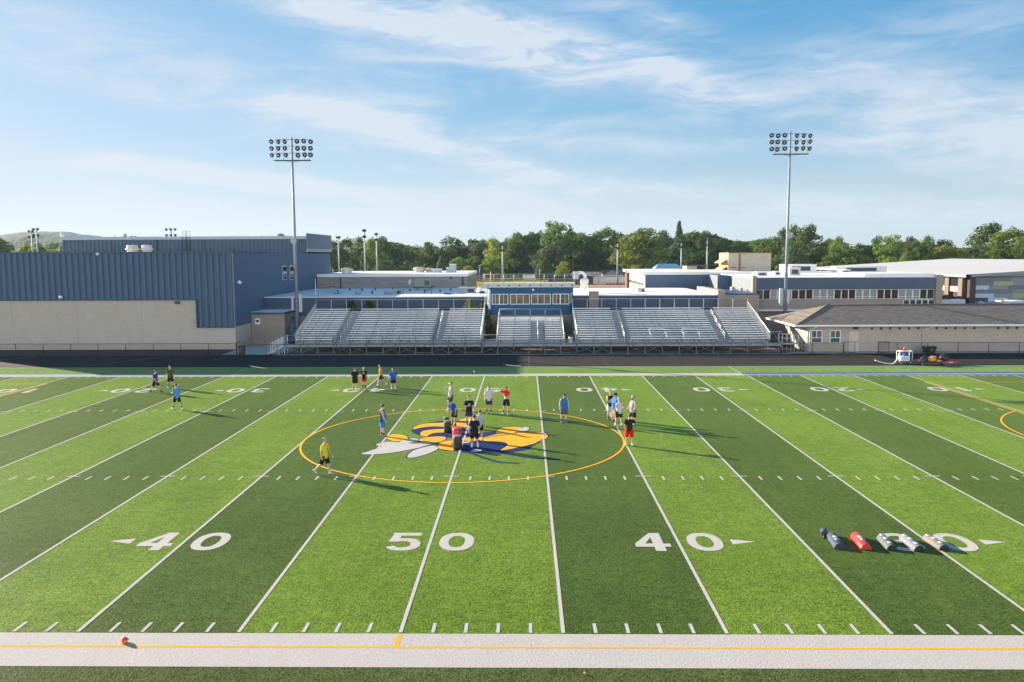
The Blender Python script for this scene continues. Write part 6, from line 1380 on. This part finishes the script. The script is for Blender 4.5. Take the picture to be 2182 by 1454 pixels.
def crown_mesh(seed, kind):
    r = random.Random(seed); vs = []; fs = []
    def leaf(p, nrm, s):
        n = nrm.normalized(); a = n.orthogonal().normalized(); a.rotate(Matrix.Rotation(r.uniform(0, 6.28), 3, n)); b = n.cross(a)
        k = len(vs); w = s*r.uniform(.6, 1.2); h = s*r.uniform(.6, 1.2); bend = n*s*.25
        vs.extend([p-a*w-b*h*.4, p+a*w*.3-b*h+bend, p+a*w+b*h*.3, p-a*w*.2+b*h+bend]); fs.append((k, k+1, k+2, k+3))
    cl = []
    if kind == 'conifer':
        for i in range(120):
            t = i/120.; z = .06+.92*t; R_ = (.5*(1-t)**.85+.015)*r.uniform(.65, 1.1); a = i*2.4
            for j in range(26):
                f = r.random()**.6; p = Vector((math.cos(a)*R_*f, math.sin(a)*R_*f, z-.05*f+r.uniform(-.012, .012))); p += Vector((r.gauss(0, .02), r.gauss(0, .02), 0)); leaf(p, Vector((r.gauss(0, .6), r.gauss(0, .6), 1)), .020)
    elif kind == 'egg':
        for i in range(3600):
            t = r.random(); z = .10+.90*t; R_ = .5*math.sin(PI*min(1, (t*.86+.14))**.8)**.7; a = r.uniform(0, 6.28); k = r.uniform(.86, 1.02)
            leaf(Vector((math.cos(a)*R_*k, math.sin(a)*R_*k, z)), Vector((math.cos(a)+r.gauss(0, .4), math.sin(a)+r.gauss(0, .4), (t-.45)*1.6+r.gauss(0, .4))), .028)
    else:
        n = dict(broad=30, tall=26, spiky=34, bush=16)[kind]
        for i in range(n):
            for _ in range(60):
                u = Vector((r.uniform(-1, 1), r.uniform(-1, 1), r.uniform(-1, 1)))
                if .25 < u.length < 1: break
            z0, z1 = dict(broad=(.12, 1.), tall=(.06, 1.), spiky=(.10, 1.), bush=(.04, .98))[kind]
            prof = 1-.22*max(0, u.z) if kind != 'spiky' else 1-.45*max(0, u.z)
            c = Vector((u.x*.40*prof, u.y*.40*prof, (z0+z1)/2+u.z*(z1-z0)/2*.86)); cl.append((c, r.uniform(.075, .155)*(1.25 if kind == 'bush' else 1)*(.8 if kind == 'spiky' else 1)))
        cl.append((Vector((r.uniform(-.08, .08), r.uniform(-.08, .08), .92)), .10)); cl.append((Vector((r.uniform(-.2, .2), 0, .86)), .11))
        for c, R_ in cl:
            for j in range(int(125*(R_/.11)**1.7)):
                v = Vector((r.gauss(0, 1), r.gauss(0, 1), r.gauss(0, .8))).normalized()
                if v.z < -.55 and r.random() < .6: continue
                f = r.uniform(.72, 1.06)*(1+.25*math.sin(v.x*6+c.x*30)*math.sin(v.z*5+c.z*20))
                p = c+Vector((v.x*1.15, v.y*1.15, v.z*.85))*R_*f
                if p.z < .03: continue
                leaf(p, v+Vector((r.gauss(0, .45), r.gauss(0, .45), r.gauss(0, .45)+.2)), .0215)
    me = bpy.data.meshes.new('crown'); me.from_pydata([tuple(v) for v in vs], [], fs); me.materials.append(LEAF['m']); me.update(); return me, cl
def trunk_mesh(seed, kind, cl):
    r = random.Random(seed); b = MB(); top = .9 if kind == 'conifer' else .55
    b.tube([(0, 0, 0), (r.uniform(-.01, .01), 0, .1), (r.uniform(-.02, .02), r.uniform(-.02, .02), .3), (r.uniform(-.03, .03), 0, top)], [.030, .022, .017, .004], 8)
    for c, R_ in cl[:9]:
        z = max(.12, c.z*.55); b.tube([(0, 0, z), tuple(c*.5+Vector((0, 0, z*.5+.03))), tuple(c)], [.012, .008, .002], 6)
    o = b.build('trunk', M_bark); me = o.data; bpy.data.objects.remove(o); return me
KINDS_ = {}
for kind, ns in (('broad', 4), ('tall', 3), ('spiky', 2), ('bush', 2), ('egg', 1), ('conifer', 1)):
    for i in range(ns):
        cm, cl = crown_mesh(hash((len(kind), i)) % 1000+i*7, kind); KINDS_[(kind, i)] = (cm, trunk_mesh(i+5, kind, cl))
NT_ = [0]
def tree(px, pyt, wpx, Y, kind, leaf, label, name=None):
    NT_[0] += 1; x = AX(px, Y, 560); h = max(2, AZ(pyt, Y, px)); w = wpx*(Y+22)/1742
    ks = [k for k in KINDS_ if k[0] == kind]; cm, tm = KINDS_[ks[NT_[0] % len(ks)]]
    o = thing(name or ('conifer_tree' if kind == 'conifer' else 'bush' if kind == 'bush' else 'broadleaf_tree'), label, 'bush' if kind == 'bush' else 'tree', (x, Y, -.05), random.uniform(0, 6.28), 'trees beyond the school')
    w *= 1.0 if kind in ('egg', 'conifer', 'bush') else 1.45; o.scale = (w, w, h)
    c = bpy.data.objects.new('crown', cm); COL.objects.link(c); c.parent = o
    c.material_slots[0].link = 'OBJECT'; c.material_slots[0].material = LEAF[leaf]
    t = bpy.data.objects.new('trunk', tm); COL.objects.link(t); t.parent = o
for a in (
    (2, 503, 66, 290, 'broad', 'm', 'dark bushy tree cut off by the left edge of the photo'),
    (58, 515, 44, 330, 'broad', 'y', 'small pale green tree left of the crossing floodlight poles'),
    (84, 516, 40, 310, 'broad', 'l', 'sunlit tree directly behind the crossing floodlight poles'),
    (118, 514, 60, 320, 'broad', 'l', 'pale sunlit tree beside the left end of the upper gym roof'),
    (269, 497, 16, 300, 'spiky', 'd', 'pointed treetop just showing above the gym roof'),
    (248, 502, 10, 300, 'broad', 'l', 'tiny rounded treetop above the gym roof left of the point'),
    (605, 497, 44, 300, 'broad', 'l', 'flat treetop above the right end of the gym roof'),
    (385, 502, 10, 300, 'broad', 'l', 'speck of treetop beside the gym roof ladder'),
    (712, 512, 52, 345, 'broad', 'd', 'dark tree right at the corner of the gym'),
    (740, 506, 52, 360, 'tall', 'd', 'dark tree between the first slim pole and the brown stub'),
    (766, 504, 46, 350, 'tall', 'm', 'tree with twin tops left of the stacked lamp pole'),
    (796, 508, 40, 340, 'tall', 'l', 'light leaved tall tree between the two dark headed poles'),
    (813, 503, 58, 365, 'spiky', 'd', 'open crowned dark tree behind the second dark headed pole'),
    (840, 521, 58, 370, 'broad', 'd', 'broad dark tree sloping down right of the floodlight poles'),
    (866, 527, 42, 380, 'broad', 'd', 'low dark tree at the dip in the tree line'),
    (820, 555, 60, 320, 'bush', 'd', 'large low dark shrub right of the second pole'),
    (868, 556, 50, 320, 'bush', 'd', 'low dark shrub beneath the dip in the tree line'),
    (886, 522, 40, 400, 'broad', 'm', 'hazy tree just right of the dip in the tree line'),
    (915, 515, 50, 390, 'broad', 'm', 'mid green tree left of the big dark dome tree'),
    (962, 503, 66, 385, 'broad', 'd', 'big dark dome shaped tree above the brick hall'),
    (943, 543, 29, 315, 'egg', 'd', 'dense dark cone shaped evergreen in front of the dome tree'),
    (978, 548, 46, 325, 'broad', 'l', 'small light green tree right of the dark cone evergreen'),
    (1012, 546, 46, 340, 'broad', 'm', 'mid green small tree behind the tan house'),
    (998, 566, 27, 300, 'broad', 'y', 'small yellow green tree at the corner of the brick hall'),
    (1006, 518, 50, 420, 'broad', 'd', 'distant dark tree above the tan house, left one'),
    (1030, 510, 46, 410, 'broad', 'b', 'bluish tree above the tan house, right one'),
    (1056, 508, 50, 350, 'tall', 'y', 'bright yellow green tall tree left of the white floodlight'),
    (1048, 545, 40, 320, 'broad', 'l', 'low bright tree right behind the tan house roof'),
    (1083, 506, 42, 365, 'tall', 'd', 'tall dark tree just behind the white floodlight'),
    (1108, 497, 50, 360, 'tall', 'm', 'tall tree with bare lower trunk right of the white floodlight'),
    (1134, 492, 42, 360, 'tall', 'd', 'narrow dark tree beside the tallest broad tree'),
    (1182, 470, 86, 355, 'broad', 'm', 'tallest broad tree in the middle of the tree line'),
    (1170, 520, 62, 330, 'broad', 'b', 'lighter lower tree in front of the tallest broad tree'),
    (1214, 488, 50, 375, 'broad', 'd', 'dark shoulder tree right of the tallest broad tree'),
    (1160, 554, 42, 295, 'egg', 'd', 'dense rounded egg shaped tree behind the press box railing'),
    (1199, 558, 42, 300, 'bush', 'y', 'yellow green rounded shrub beside the egg shaped tree'),
    (1243, 496, 52, 370, 'broad', 'm', 'tree above the ranch house, left of two'),
    (1292, 484, 70, 375, 'broad', 'm', 'broad tree above the ranch house with a raised top'),
    (1262, 530, 60, 350, 'broad', 'd', 'deep dark tree right behind the ranch house roof'),
    (1325, 497, 46, 380, 'broad', 'd', 'dark tree filling the gap before the bright maple'),
    (1362, 486, 100, 310, 'broad', 'l', 'large bright sunlit maple behind the slim white floodlight'),
    (1358, 566, 40, 285, 'bush', 'y', 'small light bush at the left end of the blue school block'),
    (1410, 490, 50, 380, 'broad', 'b', 'hazy blue green tree left of the tall conifer'),
    (1446, 467, 62, 345, 'conifer', 'b', 'tall dark pine above the blue roofed hut'),
    (1430, 525, 60, 330, 'spiky', 'b', 'blue green tree with layered boughs left of the hut'),
    (1480, 492, 44, 370, 'broad', 'd', 'dark tree just right of the tall pine'),
    (1500, 491, 50, 385, 'spiky', 'd', 'open dark tree behind the white topped floodlight'),
    (1490, 535, 60, 320, 'broad', 'd', 'shaded low tree left of the rusty tower'),
    (1536, 508, 50, 390, 'broad', 'd', 'dark tree partly hidden by the rusty tower, left one'),
    (1570, 512, 50, 380, 'broad', 'm', 'tree above the middle of the rusty tower'),
    (1603, 513, 44, 385, 'broad', 'm', 'tree above the right end of the rusty tower'),
    (1642, 503, 62, 300, 'broad', 'm', 'round green tree between the rusty tower and the light pole'),
    (1668, 484, 44, 330, 'spiky', 'd', 'dark treetop just left of the tall light pole'),
    (1692, 477, 50, 320, 'spiky', 'd', 'spiky tree directly behind the tall light pole'),
    (1722, 477, 56, 310, 'spiky', 'd', 'spiky dark tree just right of the tall light pole'),
    (1688, 513, 56, 270, 'broad', 'b', 'pale green tree low behind the tall light pole'),
    (1738, 525, 60, 290, 'broad', 'd', 'dark spreading tree above the left eave of the pale roof'),
    (1766, 508, 52, 360, 'broad', 'm', 'hazy tree right of the spiky pair'),
    (1788, 503, 46, 350, 'spiky', 'l', 'light feathery tree above the dense round one'),
    (1800, 520, 76, 280, 'broad', 'm', 'dense deep green rounded tree behind the pale roof'),
    (1832, 518, 40, 370, 'spiky', 'd', 'far dark tree top in the dip behind the pale roof'),
    (1866, 502, 42, 360, 'spiky', 'd', 'dark tree with wispy top at the left of the sunlit group'),
    (1852, 522, 44, 300, 'broad', 'l', 'light green tree left of the big sunlit one'),
    (1900, 499, 66, 290, 'broad', 'l', 'big sunlit rounded tree above the middle of the pale roof'),
    (1940, 503, 44, 330, 'spiky', 'd', 'dark tree right of the big sunlit one'),
    (1950, 512, 50, 300, 'broad', 'd', 'very dark shaded tree behind the pale roof'),
    (1928, 536, 48, 265, 'bush', 'l', 'olive bush low behind the pale roof'),
    (1975, 501, 40, 340, 'tall', 'm', 'tree with feathery double top right of the dark one'),
    (2003, 510, 48, 340, 'broad', 'd', 'dark rounded tree before the bright yellowish one'),
    (2015, 522, 66, 280, 'broad', 'y', 'bright yellowish tree left of the far right group'),
    (2052, 527, 60, 290, 'broad', 'y', 'sunlit low tree under the far right group'),
    (2086, 520, 62, 285, 'broad', 'b', 'pale grey green tree in front of the tallest right trees'),
    (2106, 474, 80, 320, 'spiky', 'd', 'tallest dark tree at the far right'),
    (2152, 484, 72, 300, 'broad', 'l', 'olive green tree right of the tallest dark one'),
    (2132, 520, 66, 275, 'broad', 'm', 'mid green tree low at the far right'),
    (2182, 505, 62, 280, 'broad', 'm', 'tree cut off by the right edge of the photo'),
    (2178, 530, 50, 265, 'bush', 'd', 'dark bush at the right edge above the pale roof'),
    ): tree(*a)
# distant mass of trees that closes the view behind the separate ones
def woods(name, px0, px1, Y, h0, h1, n, leaf, size=1.0, label='distant belt of woodland behind the separate trees'):
    r = random.Random(int(px0)+5); x0, x1 = AX(px0, Y, 560), AX(px1, Y, 560); vs = []; fs = []
    for i in range(n):
        t = r.random(); x = x0+(x1-x0)*t; hh = h0+(h1-h0)*(.5+.5*math.sin(x*.11)*math.sin(x*.037+1)); z = hh*r.random()**.7; y = Y+r.uniform(-6, 6)+z*.2
        p = Vector((x, y, z)); v = Vector((r.gauss(-.2, .6), r.gauss(-.6, .5), r.gauss(.4, .5))).normalized(); a = v.orthogonal().normalized(); b = v.cross(a); k = len(vs); s = size*r.uniform(.6, 1.4)
        vs += [p-a*s-b*s*.4, p+a*s*.3-b*s, p+a*s+b*s*.3, p-a*s*.2+b*s]; fs.append((k, k+1, k+2, k+3))
    me = bpy.data.meshes.new(name); me.from_pydata([tuple(v) for v in vs], [], fs); me.materials.append(LEAF[leaf]); o = bpy.data.objects.new(name, me); COL.objects.link(o); tag(o, label, 'woodland', kind='stuff')
woods('far_woods', 690, 1000, 430, 11, 17, 12000, 'd', 1.0); woods('far_woods', 1000, 1640, 435, 15, 22, 22000, 'd', 1.0, 'dark woodland belt filling between the tall trees'); woods('far_woods', 1600, 2300, 370, 11, 15, 18000, 'd', .9, 'low woodland belt behind the right hand trees')
woods('far_woods', -200, 150, 420, 7, 11, 5000, 'm', 1.1, 'low woodland at the foot of the distant hill')
# plants growing up behind the bleachers
def weed(px, pyt, pyb, w, Y, leaf, lab):
    x = AX(px, Y, pyb); z0 = 0.; h = AZ(pyt, Y, px); r = random.Random(px); vs = []; fs = []
    zb = max(.1, AZ(pyb, Y, px))
    o = thing('leafy_plant', lab, 'plant', (x, Y, 0), 0, 'weedy saplings by the bleachers')
    st = MB()
    for k in range(7):
        a = r.uniform(-.8, .8)*w; b = r.uniform(-.5, .5)*w; st.tube([(a*.2, b*.2, 0), (a*.5, b*.5, zb), (a, b, zb+(h-zb)*r.uniform(.7, 1))], [.03, .02, .006], 5)
    for i in range(2200):
        t = r.random()**.8; z = zb+(h-zb)*t; R_ = w*1.25*(1.05-.75*t)*r.random()**.5*(.7+.5*abs(math.sin(z*7+px))); a = r.uniform(0, 6.28); p = Vector((math.cos(a)*R_, math.sin(a)*R_*.6, z))
        v = Vector((r.gauss(0, .6), r.gauss(0, .6), .8)).normalized(); q = v.orthogonal().normalized(); q.rotate(Matrix.Rotation(r.uniform(0, 6.28), 3, v)); c = v.cross(q); s = .075*r.uniform(.6, 1.2); k = len(vs)
        vs += [p-q*s, p-c*s*.5, p+q*s, p+c*s*.5]; fs.append((k, k+1, k+2, k+3))
    st.build('stem', M_bark, o); me = bpy.data.meshes.new('foliage'); me.from_pydata([tuple(v) for v in vs], [], fs); me.materials.append(LEAF[leaf]); c = bpy.data.objects.new('foliage', me); COL.objects.link(c); c.parent = o
weed(748, 640, 660, .75, 77.5, 'm', 'green sapling behind the back rail, left of the pair')
weed(788, 642, 660, .75, 77.5, 'm', 'green sapling behind the back rail, right of the pair')
weed(1002, 637, 672, .95, 76.6, 'y', 'bright yellow green sapling at the right end of the left bleachers')
weed(1029, 640, 665, .4, 76.6, 'y', 'thin yellow green sapling beside the press box')
weed(1040, 672, 712, .75, 74, 'm', 'leafy green weeds in the passage below the press box')
# ---- distant hill
hv = []; hf = []; r = random.Random(3); NX, NY = 90, 14
for j in range(NY):
    for i in range(NX):
        x = -1500+i*18; y = 1300+j*40; t = max(0, 1-abs((x+950)/650)); ridge = math.exp(-((j-7)/4.0)**2)
        hv.append((x, y, -3+62*ridge*(t**.7)*(.85+.15*math.sin(x*.013+1))+r.uniform(0, 5)*(t > 0)*ridge))
for j in range(NY-1):
    for i in range(NX-1): k = j*NX+i; hf.append((k, k+1, k+NX+1, k+NX))
b = MB(); b.add(hv, hf, 0, True); struct(b.build('hill', mat('wooded_hill', (.022, .040, .020), .95, noise=(.03, .4), bump=(.12, 1.0, 6.0))))
# ---- air
HAZE = 0.00007
hz_ = MB().box(-2600, 2600, -320, 2600, -1.2, 95).build('haze', [])
hm_ = bpy.data.materials.new('haze_air'); hm_.use_nodes = True; nt = hm_.node_tree
for n in list(nt.nodes):
    if n.type != 'OUTPUT_MATERIAL': nt.nodes.remove(n)
pv = nt.nodes.new('ShaderNodeVolumePrincipled'); pv.inputs['Density'].default_value = HAZE; pv.inputs['Color'].default_value = (.55, .75, 1.0, 1); pv.inputs['Anisotropy'].default_value = .25
nt.links.new(pv.outputs[0], nt.nodes['Material Output'].inputs['Volume']); hz_.data.materials.append(hm_); hz_['kind'] = 'stuff'; hz_['label'] = 'thin pale summer haze over the whole field'
